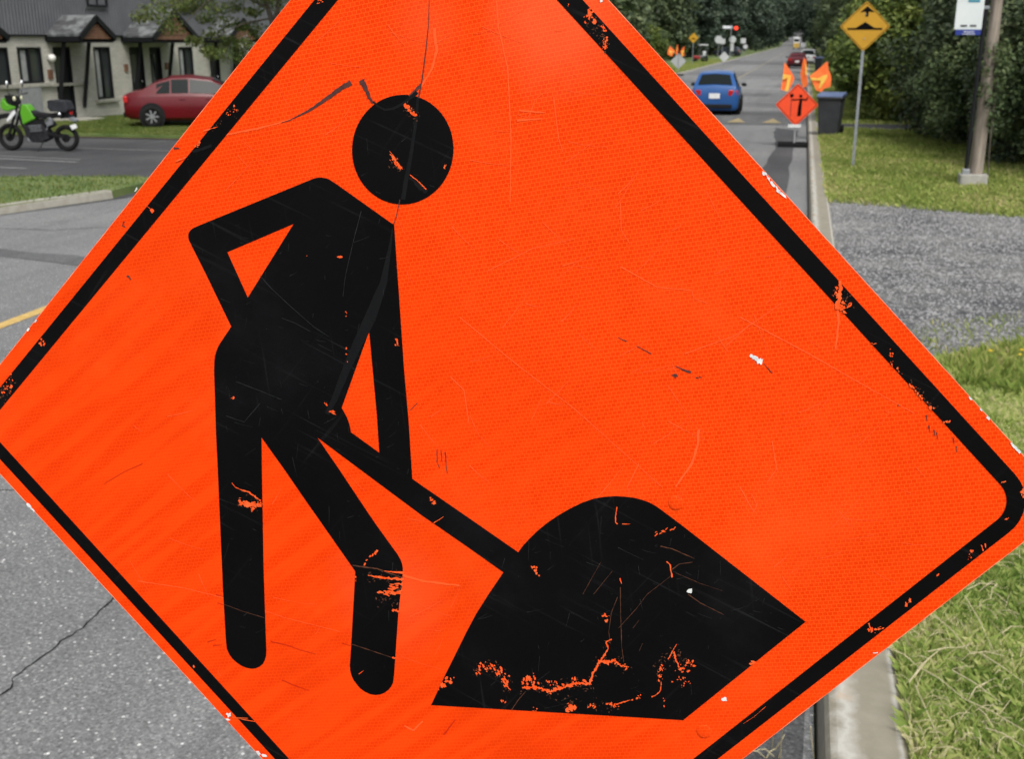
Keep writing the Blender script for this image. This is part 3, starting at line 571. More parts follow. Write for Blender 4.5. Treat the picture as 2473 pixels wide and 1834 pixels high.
fl.spray(U6([(1020, 370), (1040, 385)]), 5, 2, 3, 1.5); fl.spray(U6([(1120, 460), (1155, 470)]), 6, 2, 2.8, 1.6); fl.spray(U6([(1310, 1390), (1330, 1380)]), 6, 2, 2.8, 1.5); fl.line(U6([(1385, 1345), (1400, 1390)]), 4, 3, .8, 3); fl.line(U6([(1410, 1335), (1415, 1365)]), 4, 2, .8, 3); fl.spray(U6([(1300, 1400), (1310, 1440)]), 6, 3, 2, 1.4); fl.spray(U6([(1550, 1160), (1580, 1155)]), 3, 1, 2.5, 2.4, -0.3); fl.spray(U6([(1520, 900), (1560, 892)]), 3, 1, 2, 3, -0.15); fl.spray(U6([(1675, 960), (1690, 1010)]), 10, 2, 3.4, 1.7); fl.spray(U6([(1065, 1555), (1085, 1560)]), 3, 1, 2.6, 2)
fl.spray([(2185, 1458), (2195, 1452), (2203, 1455)], 10, 3, 3.6, 1.7, 1.3); fl.spray([(2100, 1515), (2104, 1522)], 9, 3, 3.4, 2.0, 1.3); fl.line([(2098, 1505), (2104, 1528)], 5, 3, .8, 3); fl.spray([(2112, 1522), (2130, 1515)], 8, 2.5, 2.6, 2.2, 0)
fl.line([(425, 390), (450, 380)], 3, 5, 0.9, 3); fl.spray([(462, 352), (485, 340), (475, 355)], 18, 3, 2.6, 2.0, -0.2); fl.line([(493, 316), (527, 306)], 3.4, 2, .7, 4); fl.spray([(563, 253), (573, 270), (540, 280)], 12, 4, 2.4, 1.4); fl.line([(365, 505), (372, 512)], 8, 10, .5, 3); fl.line([(352, 494), (366, 506)], 1.4, 1.4, .4, 3)
fl.spray([(100, 810), (103, 825), (97, 835)], 12, 3, 3, 1.6, 1.3); fl.spray([(5, 950), (28, 910), (20, 960), (15, 975)], 26, 4, 2.6, 1.7, 1.1); fl.spray([(469, 1606), (471, 1615)], 3, 1, 2.4, 2, 1.3); fl.line([(556, 1731), (590, 1738), (617, 1743)], 1.6, 2.6, .6, 4); fl.line([(573, 1733), (600, 1735)], 1.2, 2, .6, 4); fl.line([(1795, 1748), (1820, 1732), (1850, 1706)], 0.8, 1.2, .7, 5)
fl.spray([(770, 3), (780, 6)], 6, 3, 2, 2, 0); fl.spray([(1610, 1640), (1660, 1655)], 5, 4, 2, 1.6)
fl.done('flaked_print', FLAKE)
rnd = random.Random(41)
dl = Marks(5, 0.00055); dl.clip = onblack                                       # dull fine scratches on the ink
for p, w_ in ((D([(1110, 600), (1112, 760), (1118, 940), (1130, 1020)]), 1.3), (D([(1095, 655), (1060, 740), (1045, 850), (1055, 920)]), 1.1), (D([(1335, 370), (1400, 385), (1525, 440)]), 1.8), (D([(1400, 500), (1440, 470), (1515, 460)]), 1.4), (D([(1490, 640), (1560, 690), (1690, 755)]), 1.5), (D([(500, 1290), (540, 1230), (580, 1185)]), 1.3), (D([(1215, 960), (1235, 915)]), 1.0), (D([(900, 640), (1000, 460)]), .8), (D([(960, 640), (1065, 510)]), .9), (D([(1180, 830), (1215, 785)]), .9), (D([(1100, 830), (1200, 720), (1260, 640), (1390, 540)]), .9), (D([(1420, 520), (1560, 580), (1680, 620)]), .8)):
    dl.line(p, w_ * 1.3, w_ * 0.8, 0.5, 6)
dl.line(Cc([(1275, 665), (1360, 680), (1450, 690), (1630, 755)]), 3.2, 2.4, .4, 5); dl.line(Cc([(1260, 1225), (1380, 1265), (1560, 1325)]), 1.2, 1.6, .5, 5); dl.line(Cc([(360, 945), (480, 990), (645, 1040)]), 1.1, 1.1, .5, 5)
for p, n, sp_ in ((p1, 60, 9), (p2, 90, 8), (p3, 30, 5), (p4, 30, 7), (D([(820, 1300), (840, 1240)]), 24, 9), (D([(900, 1250), (1100, 1270)]), 30, 8), (D([(1330, 1120), (1340, 1030), (1420, 960), (1480, 1070)]), 60, 9), (Cc([(470, 215), (620, 215)]), 30, 7), (Cc([(1400, 740), (1620, 760), (1600, 860)]), 50, 9), (Cc([(1450, 900), (1600, 930)]), 24, 7), (Aa([(1620, 620), (1680, 700)]), 24, 7), (Aa([(1720, 240), (1780, 300)]), 20, 6), (U2([(900, 250), (1200, 800)]), 60, 11), (U5([(710, 900), (780, 1000)]), 30, 8), (U5([(1150, 1470), (1290, 1615)]), 40, 8), ([(440, 390), (490, 320), (570, 265)], 50, 9), ([(5, 960), (30, 910)], 24, 7)):
    dl.spray(p, n, sp_, 1.7, 2.2)
dl.done('dull_scratches', FLAKE_DULL)
gs = Marks(6, 0.00050)                                       # crease reflection painted as paler strips, plus rub marks on the ink
gs.line([(1010, 236), (1004, 300), (992, 380), (980, 440), (974, 482)], 6, 11, 0.1, 10)
gs.line([(949, 550), (942, 600), (926, 685), (893, 772)], 2, 28, 0.06, 12); gs.line([(893, 772), (866, 826), (840, 885), (808, 965), (790, 1000)], 28, 12, 0.06, 12)
gs.line([(902, 245), (912, 256), (930, 265), (948, 263), (975, 250), (1008, 222)], 4, 9, 0.12, 6)
gs.line(Aa([(1740, 760), (1800, 810), (1870, 870)]), 4, 14, .5, 5)
gs.line([(466, 366), (490, 359), (512, 351)], 6, 8, .3, 6)
hz = Marks(61, 0.00052)
cnt = 0
while cnt < 210:
    x, y = rnd.uniform(460, 1900), rnd.uniform(240, 1720); a = rnd.choice([rnd.uniform(-.9, -.2), rnd.uniform(0.1, 0.5), rnd.uniform(1.3, 1.9)]); l = rnd.uniform(6, 70) * rnd.random()
    pts = [(x + l * t * math.cos(a), y + l * t * math.sin(a) + 3 * t * (1 - t)) for t in (0, .33, .66, 1)]
    if all(onink(p) for p in pts): hz.line(pts, rnd.uniform(.6, 1.5), .5, .4, 8); cnt += 1
for p in (Bb([(640, 20), (720, 110), (880, 260), (1040, 400), (1150, 470)]), Bb([(800, 330), (900, 370), (1010, 430)]), Bb([(460, 800), (640, 870), (800, 935)]), Bb([(390, 1055), (520, 1100), (640, 960)]), Aa([(1385, 1010), (1330, 1220), (1270, 1480), (1250, 1640)])):
    hz.line(p, 1.6, 1.2, .4, 8)
hz.done('hairline_scratches', INKSC); gs.done('crease_sheen_and_rub', INK_SHEEN_RUB)
sc = Marks(8, 0.00035)                                       # dark rubber streaks on the orange, and the panel crease as dark lines
sc.line([(680, 296), (700, 290), (745, 268), (790, 238), (825, 212), (848, 199)], 1, 13, 0.22, 5); sc.line([(873, 193), (884, 215), (892, 235), (901, 249)], 15, 5, 0.25, 4); sc.line([(988, 232), (1002, 220), (1012, 209)], 4, 8, .2, 4); sc.line([(1012, 209), (1020, 198)], 6, 2, .5, 3)
sc.line([(1037, 0), (1035, 60), (1029, 120), (1020, 190), (1011, 236)], 1.2, 3.6, 0.15, 8)
sc.line([(966, 482), (958, 520), (952, 540)], 2.4, 1.4, .3, 5)
sc.line(Aa([(0, 545), (40, 545)]), 5, 2, .5, 4); sc.line([(990, 992), (1009, 973)], 1.2, 1.2, .3, 4)
sc.spray(U5([(1075, 1595), (1080, 1600)]), 2, 1, 3, 1.4)
for p in (Bb([(1945, 1300), (1945, 1400), (1965, 1440)]), Bb([(2005, 1320), (2010, 1400), (2020, 1480)]), Bb([(1975, 1310), (1980, 1390)])): sc.line(p, 2.0, 1.2, 0.6, 4)
def F6(l): return [(1480 + x * 0.2244, 700 + y * 0.2244) for x, y in l]
sc.line(F6([(55, 515), (150, 555)]), 1, 2.4, .5, 4); sc.line(F6([(255, 605), (330, 645), (415, 690)]), 1.5, 2.6, .4, 4); sc.line(F6([(670, 820), (780, 870), (840, 890)]), 1, 6, .4, 4); sc.spray(F6([(650, 920), (690, 935)]), 7, 2, 3.6, 1.8, .3); sc.spray(F6([(920, 935), (960, 950)]), 4, 2, 2.6, 2, .3)
sc.line(F6([(1620, 790), (1690, 870), (1715, 900)]), 1, 2, .4, 4)
for x, y in ((2237, 1010), (2243, 1035), (2255, 1045), (2262, 1052), (2302, 1065), (2309, 1085)): sc.line([(x, y - 7), (x + 2, y + 8)], 3.0, 1.2, .6, 3)
sc.line([(300, 535), (296, 545), (303, 548)], 4, 2, .7, 3); sc.line([(308, 665), (316, 675)], 4, 2, .7, 3); sc.line([(560, 1732), (545, 1730)], 3, 1, .5, 3)
sc.done('streaks_and_crease_line', SCUFF_CREASE)
pl = Marks(9, 0.00025)                                       # pale hairlines in the orange sheeting
def Q(l, k=1.10997): return [(x * k, y * k) for x, y in l]
for p, w_ in ((Q([(1080, 0), (1085, 60), (1105, 150), (1112, 300), (1110, 440)]), 4), (Q([(945, 60), (950, 110), (940, 150), (912, 195)]), 9), (Q([(1205, 210), (1215, 300), (1225, 330)]), 3), (Q([(1000, 690), (1120, 790), (1250, 890), (1440, 1060)]), 2.6), (Q([(1060, 590), (1160, 540), (1250, 520)]), 2.4), (Q([(1350, 580), (1430, 625), (1505, 632), (1510, 650), (1540, 660)]), 3.0), (Q([(1610, 690), (1760, 770), (1900, 850), (1990, 900)]), 3.4), (Q([(1490, 770), (1600, 730), (1700, 660)]), 2.6), (Q([(1520, 935), (1518, 970), (1505, 1010), (1470, 1060)]), 8), (Q([(1610, 1060), (1640, 1115), (1647, 1100), (1635, 1075)]), 3), (Q([(1820, 640), (1825, 700), (1818, 760)]), 8), (Q([(480, 295), (560, 280), (640, 258)]), 7), (Q([(300, 1265), (400, 1280), (520, 1310), (620, 1345), (740, 1375)]), 2.2), (Q([(870, 1250), (920, 1265), (1000, 1275)]), 8), (Q([(1680, 960), (1690, 1020), (1670, 1050)]), 3), (Q([(1350, 440), (1352, 500), (1370, 530)]), 2.6), (Q([(1150, 255), (1165, 215), (1200, 190)]), 2.2), (Q([(880, 1580), (900, 1590), (920, 1570)]), 6), (Q([(1130, 240), (1185, 245)]), 6), (Q([(1125, 262), (1180, 258)]), 6), (Q([(980, 820), (1010, 850), (1020, 920)]), 3), (Q([(1390, 1010), (1365, 1060), (1370, 1075)]), 2.4)):
    pl.line(p, w_ * .8, w_ * .5, .35, 9)
k = 0
while k < 120:
    x, y = rnd.uniform(300, 2250), rnd.uniform(40, 1650); a = rnd.uniform(-1.2, 1.2); l = rnd.uniform(15, 120)
    pts = [(x + l * t * math.cos(a), y + l * t * math.sin(a) + 10 * t * (1 - t)) for t in (0, .33, .66, 1)]
    if all(inside(p, BI) and not onink(p) for p in pts): pl.line(pts, rnd.uniform(.8, 2.0), .6, .4, 9); k += 1
pl.done('pale_hairlines', PALE)
dk = Marks(12, 0.00022)
for p, w_ in ((Cc([(690, 1210), (800, 1235), (900, 1270), (1010, 1300)]), 3), (Cc([(770, 1485), (850, 1520), (960, 1560)]), 3), (Cc([(240, 1215), (300, 1195)]), 3), (Cc([(280, 1240), (345, 1235)]), 3), (Cc([(1200, 1225), (1260, 1240)]), 3), (Cc([(300, 878), (355, 890)]), 2.4), (Cc([(310, 935), (360, 950)]), 2.4), (D([(120, 1430), (150, 1390), (185, 1345)]), 4), ([(345, 1120), (300, 1140), (250, 1170)], 2)):
    dk.line(p, w_, w_ * .5, .4, 6)
dk.done('crease_marks', DARKL)
ch = Marks(14, 0.00045)                                      # chips down to bare metal
ch.line(F6([(1475, 705), (1530, 735), (1570, 765), (1610, 775)]), 6, 14, .5, 3); ch.blob(*D([(1497, 622)])[0], 8, 6, 0, 7, .3); ch.blob(*D([(1692, 1228)])[0], 6, 5, 0); 
for x, y in ((1848, 420), (1858, 432), (1868, 445), (1880, 458), (1892, 470)): ch.blob(x - 2, y - 1, 9, 4, 0.83, 9, .6)
ch.blob(2343, 963, 5, 3, .8); ch.blob(2369, 990, 5, 3, .8); ch.blob(2386, 1010, 5, 3, .8); ch.line([(2441, 1070), (2452, 1082), (2464, 1094)], 4, 8, .3, 3)
for x, y in ((83, 775), (66, 795), (327, 456)): ch.blob(x + 3, y + 1, 5, 2.4, -0.9)
ch.line([(66, 1216), (76, 1228), (84, 1236)], 6, 3, .4, 3); ch.blob(553, 1727, 6, 5, .5, 9, .5); ch.blob(550, 1738, 5, 2, .2); ch.blob(625, 1820, 6, 3, .9); ch.blob(640, 1826, 8, 3, .1); ch.line([(2108, 1578), (2120, 1577)], 2, 3, .4, 3)
ch.blob(1452, 2, 4, 3, .5)
ch.done('bare_chips', BARE)
# rivets under the sheeting
for px_, py_ in ((1632, 1216), (1700, 1768)):
    x, y = S(px_, py_); b = MB().lathe([(0.0068, 0.0), (0.0062, 0.0005), (0.0045, 0.0008), (0.0, 0.0009)], (x, y, 0.0001), 20)
    o = b.build('rivet', ORANGE, sign, smooth=True); o.matrix_local = SM
# back: stiffener, post and stand
o = MB().box((0, -0.02, -0.02), (0.62, 0.03, 0.034)).build('back_brace', ALU, sign, bevel=0.003); o.matrix_local = SM
o = MB().box((0, 0.22, -0.02), (0.30, 0.03, 0.034)).build('back_brace', ALU, sign, bevel=0.003); o.matrix_local = SM
MB().tube([(-s_n.x * 0.07, -s_n.y * 0.07, 0.07), (-s_n.x * 0.07, -s_n.y * 0.07, 2.5)], 0.025, 12).build('post', STEEL, sign, smooth=True)
for a in range(4):
    q = a * math.pi / 2 + 0.4; bx_, by_ = -s_n.x * 0.07, -s_n.y * 0.07
    MB().box((bx_ + 0.36 * math.cos(q), by_ + 0.36 * math.sin(q), 0.041), (0.68, 0.07, 0.055), q).build('stand_foot', BLK, sign, bevel=0.006)
MB().box((-s_n.x * 0.07, -s_n.y * 0.07, 0.10), (0.14, 0.14, 0.13), 0.4).build('stand_hub', BLK, sign, bevel=0.008)
# ------------------------------------------------------------------ row of townhouses on the left
def brick_mat():
    m = mat('white_painted_brick', (0.40, 0.39, 0.34), 0.85, spec=0.3); tc = N(m, 'ShaderNodeTexCoord')
    sw = N(m, 'ShaderNodeSeparateXYZ'); L(m, tc.outputs['Object'], sw.inputs[0]); cb = N(m, 'ShaderNodeCombineXYZ')
    L(m, math_(m, 'ADD', sw.outputs[0], sw.outputs[1]), cb.inputs[0]); L(m, sw.outputs[2], cb.inputs[1])
    br = N(m, 'ShaderNodeTexBrick'); L(m, cb.outputs[0], br.inputs['Vector'])
    for k, v in (('Scale', 1.0), ('Mortar Size', 0.008), ('Brick Width', 0.26), ('Row Height', 0.078), ('Mortar Smooth', 0.3)): br.inputs[k].default_value = v
    br.inputs['Color1'].default_value = (0.50, 0.49, 0.445, 1); br.inputs['Color2'].default_value = (0.42, 0.412, 0.37, 1); br.inputs['Mortar'].default_value = (0.32, 0.315, 0.28, 1)
    n = N(m, 'ShaderNodeTexNoise', Scale=1.3, Detail=6); L(m, tc.outputs['Object'], n.inputs['Vector'])
    c = mixc(m, 1.0, br.outputs[0], ramp(m, n.outputs[0], [(0.3, (0.84, 0.84, 0.82)), (0.7, (1.08, 1.07, 1.05))]).outputs[0], 'MULTIPLY'); L(m, c, P(m).inputs['Base Color'])
    bp = N(m, 'ShaderNodeBump', Strength=0.5, Distance=0.01, invert=True); L(m, br.outputs['Fac'], bp.inputs['Height']); L(m, bp.outputs[0], P(m).inputs['Normal']); return m
BRICK = brick_mat()
SIDING = noisy('grey_metal_siding', (0.115, 0.119, 0.130), (0.14, 0.145, 0.155), 1.5, 0.5, metal=0.2)
def shingle_mat():
    m = mat('shingles', (0.06, 0.062, 0.065), 0.9); tc = N(m, 'ShaderNodeTexCoord'); sw = N(m, 'ShaderNodeSeparateXYZ'); L(m, tc.outputs['Object'], sw.inputs[0]); cb = N(m, 'ShaderNodeCombineXYZ')
    L(m, sw.outputs[0], cb.inputs[0]); L(m, math_(m, 'MULTIPLY', sw.outputs[2], 1.5), cb.inputs[1])
    br = N(m, 'ShaderNodeTexBrick'); L(m, cb.outputs[0], br.inputs['Vector'])
    for k, v in (('Scale', 1.0), ('Mortar Size', 0.008), ('Brick Width', 0.3), ('Row Height', 0.14)): br.inputs[k].default_value = v
    br.inputs['Color1'].default_value = (0.045, 0.047, 0.05, 1); br.inputs['Color2'].default_value = (0.085, 0.088, 0.092, 1); br.inputs['Mortar'].default_value = (0.03, 0.03, 0.03, 1)
    n = N(m, 'ShaderNodeTexNoise', Scale=3.0, Detail=5); L(m, tc.outputs['Object'], n.inputs['Vector'])
    c = mixc(m, ramp(m, n.outputs[0], [(0.46, (0, 0, 0)), (0.62, (0.75, 0.75, 0.75))]).outputs[0], br.outputs[0], (0.20, 0.215, 0.215)); L(m, c, P(m).inputs['Base Color']); return m
SHINGLE = shingle_mat()
WOODG = noisy('brown_cladding', (0.13, 0.062, 0.035), (0.19, 0.095, 0.055), 5, 0.7)
DARKF = mat('black_trim', (0.008, 0.0085, 0.010), 0.5, spec=0.25)
SILL = noisy('stone_sill', (0.36, 0.35, 0.30), (0.28, 0.27, 0.23), 8, 0.9)
CURT = noisy('curtain', (0.20, 0.21, 0.21), (0.30, 0.31, 0.30), 6, 0.9)
WGLASS = mat('window_glass', (0.03, 0.035, 0.037), 0.08, spec=0.6)
FX = -22.6
house = empty('townhouse_row', (FX, 34, 0), 0, 'white brick townhouse row with grey metal upper storey and small porch roofs', 'house')
def hp(mb, name, m, parent=None, bevel=0, smooth=False):
    mb.v = [(x - FX, y - 34, z) for x, y, z in mb.v]; return mb.build(name, m, parent or house, smooth, bevel)
WIN = [(28.0, 29.45, 1.25, 2.31), (29.85, 30.98, 1.25, 2.31), (33.66, 34.62, 0.62, 2.3), (39.0, 40.05, 0.5, 2.27), (43.0, 43.9, 0.5, 2.27), (24.0, 25.2, 1.25, 2.3)]
DOR = [(31.55, 32.42, 0.12, 2.3), (35.76, 36.62, 0.12, 2.28), (37.02, 37.78, 0.12, 2.27), (41.3, 42.1, 0.12, 2.27), (26.4, 27.2, 0.12, 2.3)]
ops = sorted([(a, b_, c, d) for a, b_, c, d in WIN + DOR])
wb_ = MB(); y = 18.0                                           # wall with real openings
for a, b_, c, d in ops:
    wb_.box((FX - 0.15, (y + a) / 2, 1.32), (0.3, a - y, 2.68)); wb_.box((FX - 0.15, (a + b_) / 2, (c - 0.02) / 2), (0.3, b_ - a, c + 0.02)); wb_.box((FX - 0.15, (a + b_) / 2, (d + 2.66) / 2), (0.3, b_ - a, 2.66 - d)); y = b_
wb_.box((FX - 0.15, (y + 52) / 2, 1.32), (0.3, 52 - y, 2.68)); wb_.box((FX - 4.8, 18.15, 1.32), (9, 0.3, 2.68)); wb_.box((FX - 4.8, 51.85, 1.32), (9, 0.3, 2.68)); wb_.box((FX - 9.3, 35, 1.32), (0.2, 34, 2.68))
hp(wb_, 'brick_wall', BRICK)
ub = MB(); prof = []; yy = 17.95                               # ribbed upper storey
while yy < 52.05: prof += [(yy, 0.0), (yy + 0.085, 0.0), (yy + 0.095, 0.022), (yy + 0.125, 0.022), (yy + 0.135, 0.0)]; yy += 0.15
V = []; F = []
UW = [(33.45, 34.55, 3.56, 4.9), (39.2, 40.3, 3.56, 4.9), (27.5, 28.6, 3.56, 4.9)]
for p_, q in prof: V += [(FX + 0.03 + q, p_, 2.66), (FX + 0.03 + q, p_, 5.6)]
F = [(2 * i, 2 * i + 2, 2 * i + 3, 2 * i + 1) for i in range(len(prof) - 1)]
ub.add(V, F); ub.box((FX - 4.66, 35, 4.13), (9.3, 34.0, 2.93)); hp(ub, 'metal_siding', SIDING)
hp(MB().box((FX + 0.045, 35, 2.645), (0.09, 34.1, 0.05)), 'drip_edge', DARKF)
hp(MB().prism([(FX + 0.5, 5.6), (FX - 4.6, 7.6), (FX - 9.8, 5.6), (FX - 9.8, 5.45), (FX + 0.5, 5.45)], 17.6, 52.4, 'y'), 'roof', SHINGLE)
def window(y0, y1, z0, z1, x=FX, sill=True, seed=0):
    rnd = random.Random(seed); t = 0.055; ym = (y0 + y1) / 2
    fr = MB()
    for c, d in (((x - 0.05, ym, z0 + t / 2), (0.1, y1 - y0, t)), ((x - 0.05, ym, z1 - t / 2), (0.1, y1 - y0, t)), ((x - 0.05, y0 + t / 2, (z0 + z1) / 2), (0.1, t, z1 - z0 - 2 * t)), ((x - 0.05, y1 - t / 2, (z0 + z1) / 2), (0.1, t, z1 - z0 - 2 * t)), ((x - 0.055, ym, (z0 + z1) / 2), (0.08, t, z1 - z0 - 2 * t))): fr.box(c, d)
    f = hp(fr, 'window', DARKF)
    for a, b_ in ((y0 + t, ym - t / 2), (ym + t / 2, y1 - t)): hp(MB().box((x - 0.08, (a + b_) / 2, (z0 + z1) / 2), (0.012, b_ - a, z1 - z0 - 2 * t)), 'pane', WGLASS, f)
    if sill: hp(MB().box((x + 0.02, ym, z0 - 0.055), (0.20, y1 - y0 + 0.3, 0.1)), 'sill', SILL, f, 0.008)
    return f
for i, q in enumerate(WIN): 
    f = window(*q, seed=i)
    y0, y1, z0, z1 = q; cw = (y1 - y0) * 0.2; cy = y0 + 0.3 * (y1 - y0)    # curtain hung against the glass
    cv = MB(); V = []; k = 9
    for j in range(k): V += [(FX - 0.068 + 0.004 * (j % 2), cy - cw / 2 + cw * j / (k - 1), z0 + 0.08), (FX - 0.068 + 0.004 * (j % 2), cy - cw / 2 + cw * j / (k - 1), z1 - 0.1)]
    cv.add(V, [(2 * j, 2 * j + 2, 2 * j + 3, 2 * j + 1) for j in range(k - 1)]); hp(cv, 'curtain', CURT, f)
for i, q in enumerate(UW):
    hp(MB().box((FX + 0.06, (q[0] + q[1]) / 2, (q[2] + q[3]) / 2), (0.05, q[1] - q[0] + 0.16, q[3] - q[2] + 0.16)), 'window_surround', SIDING)
    window(*q, x=FX + 0.14, sill=False, seed=20 + i)
for i, (y0, y1, z0, z1) in enumerate(DOR):
    d = hp(MB().box((FX - 0.11, (y0 + y1) / 2, (z0 + z1) / 2), (0.06, y1 - y0 - 0.1, z1 - z0 - 0.05)), 'door', DARKF, bevel=0.005)
    fr = MB(); fr.box((FX - 0.06, y0 + 0.025, (z0 + z1) / 2), (0.13, 0.05, z1 - z0)).box((FX - 0.06, y1 - 0.025, (z0 + z1) / 2), (0.13, 0.05, z1 - z0)).box((FX - 0.06, (y0 + y1) / 2, z1 - 0.025), (0.13, y1 - y0 - 0.1, 0.05)); hp(fr, 'door_frame', DARKF, d)
    hp(MB().box((FX - 0.07, y0 + 0.3, 1.55), (0.02, 0.3, 0.95)), 'door_pane', WGLASS, d); hp(MB().ball((FX - 0.04, y1 - 0.16, 1.12), 0.035), 'handle', CHROME, d)
    hp(MB().box((FX + 0.45, (y0 + y1) / 2, 0.05), (0.9, 1.3, 0.14)), 'doorstep', SILL, bevel=0.01)
def canopy(y0, y1, xf, ze, za):
    ym = (y0 + y1) / 2; t = 0.05; sl_ = (za - ze)
    rf = MB()
    for s_, ya in ((1, y0), (-1, y1)):
        V = [(FX, ya, ze), (xf, ya, ze), (xf, ym, za), (FX, ym, za)]; rf.add([(x, y_, z + dz) for dz in (0.0, 0.06) for x, y_, z in V], [(0, 1, 2, 3), (4, 5, 6, 7), (0, 1, 5, 4), (1, 2, 6, 5), (0, 3, 7, 4)])
    r_ = hp(rf, 'porch_roof', SHINGLE)
    for yf in (y0 + 0.01, y1 - 0.01): hp(MB().box(((FX + xf) / 2, yf, ze - 0.075), (xf - FX, 0.06, 0.15)), 'fascia', DARKF, r_)
    for ya in (y0, y1):
        a = Vector((xf + 0.03, ya, ze - 0.05)); b_ = Vector((xf + 0.03, ym, za - 0.03)); d = (b_ - a); L_ = d.length; ang = math.atan2(d.z, d.y)
        hp(MB().box((a + b_) / 2, (0.06, L_ + 0.04, 0.16), Matrix.Rotation(ang, 3, 'X')), 'barge_board', DARKF, r_)
    hp(MB().box(((FX + xf) / 2, ym, ze - 0.16), (xf - FX - 0.02, y1 - y0 - 0.1, 0.05)), 'soffit', DARKF, r_)
    k = 5; z = ze - 0.08; hgt = (za - 0.22 - z) / k                        # cladding planks in the gable
    for i in range(k):
        zc = z + hgt * (i + 0.5); half = (y1 - y0) / 2 * (za - zc - 0.12) / (za - ze); half = max(0.06, half - 0.02)
        hp(MB().box((xf - 0.03, ym, zc), (0.03, 2 * half, hgt * 0.9)), 'gable_plank', WOODG, r_)
    for yb in (ym - 0.67 * (y1 - y0) / 1.9, ym + 0.67 * (y1 - y0) / 1.9):
        hp(MB().tube([(FX + 0.03, yb, 0.42), (FX + 0.44, yb, ze - 0.18)], 0.075, 4), 'brace', DARKF, r_)
canopy(31.25, 33.1, -21.4, 2.62, 3.2); canopy(35.35, 38.35, -21.4, 2.6, 3.5); canopy(40.75, 43.2, -21.4, 2.6, 3.3); canopy(25.5, 27.95, -21.4, 2.62, 3.3)
hp(MB().ball((FX + 0.12, 31.3, 1.98), 0.12, 14), 'porch_lamp', mat('lamp_globe', (0.75, 0.74, 0.70), 0.3), smooth=True)
hp(MB().box((FX + 0.03, 31.3, 1.98), (0.06, 0.12, 0.12)), 'lamp_mount', DARKF)
hp(MB().box((FX + 0.02, 31.28, 1.5), (0.04, 0.22, 0.28)), 'number_plaque', WOODG); hp(MB().box((FX + 0.02, 35.45, 1.6), (0.04, 0.2, 0.24)), 'number_plaque', WOODG); hp(MB().box((FX + 0.02, 38.1, 1.6), (0.04, 0.2, 0.24)), 'number_plaque', WOODG)
hp(MB().box((FX + 0.08, 30.1, 0.75), (0.16, 0.9, 0.75)), 'air_conditioner', noisy('meter_box', (0.20, 0.21, 0.22), (0.26, 0.27, 0.27), 5, 0.6))
hp(MB().box((FX + 0.03, 31.1, 1.17), (0.14, 4.2, 0.08)).box((FX + 0.03, 28.4, 1.17), (0.13, 1.0, 0.078)), 'sill_course', SILL)

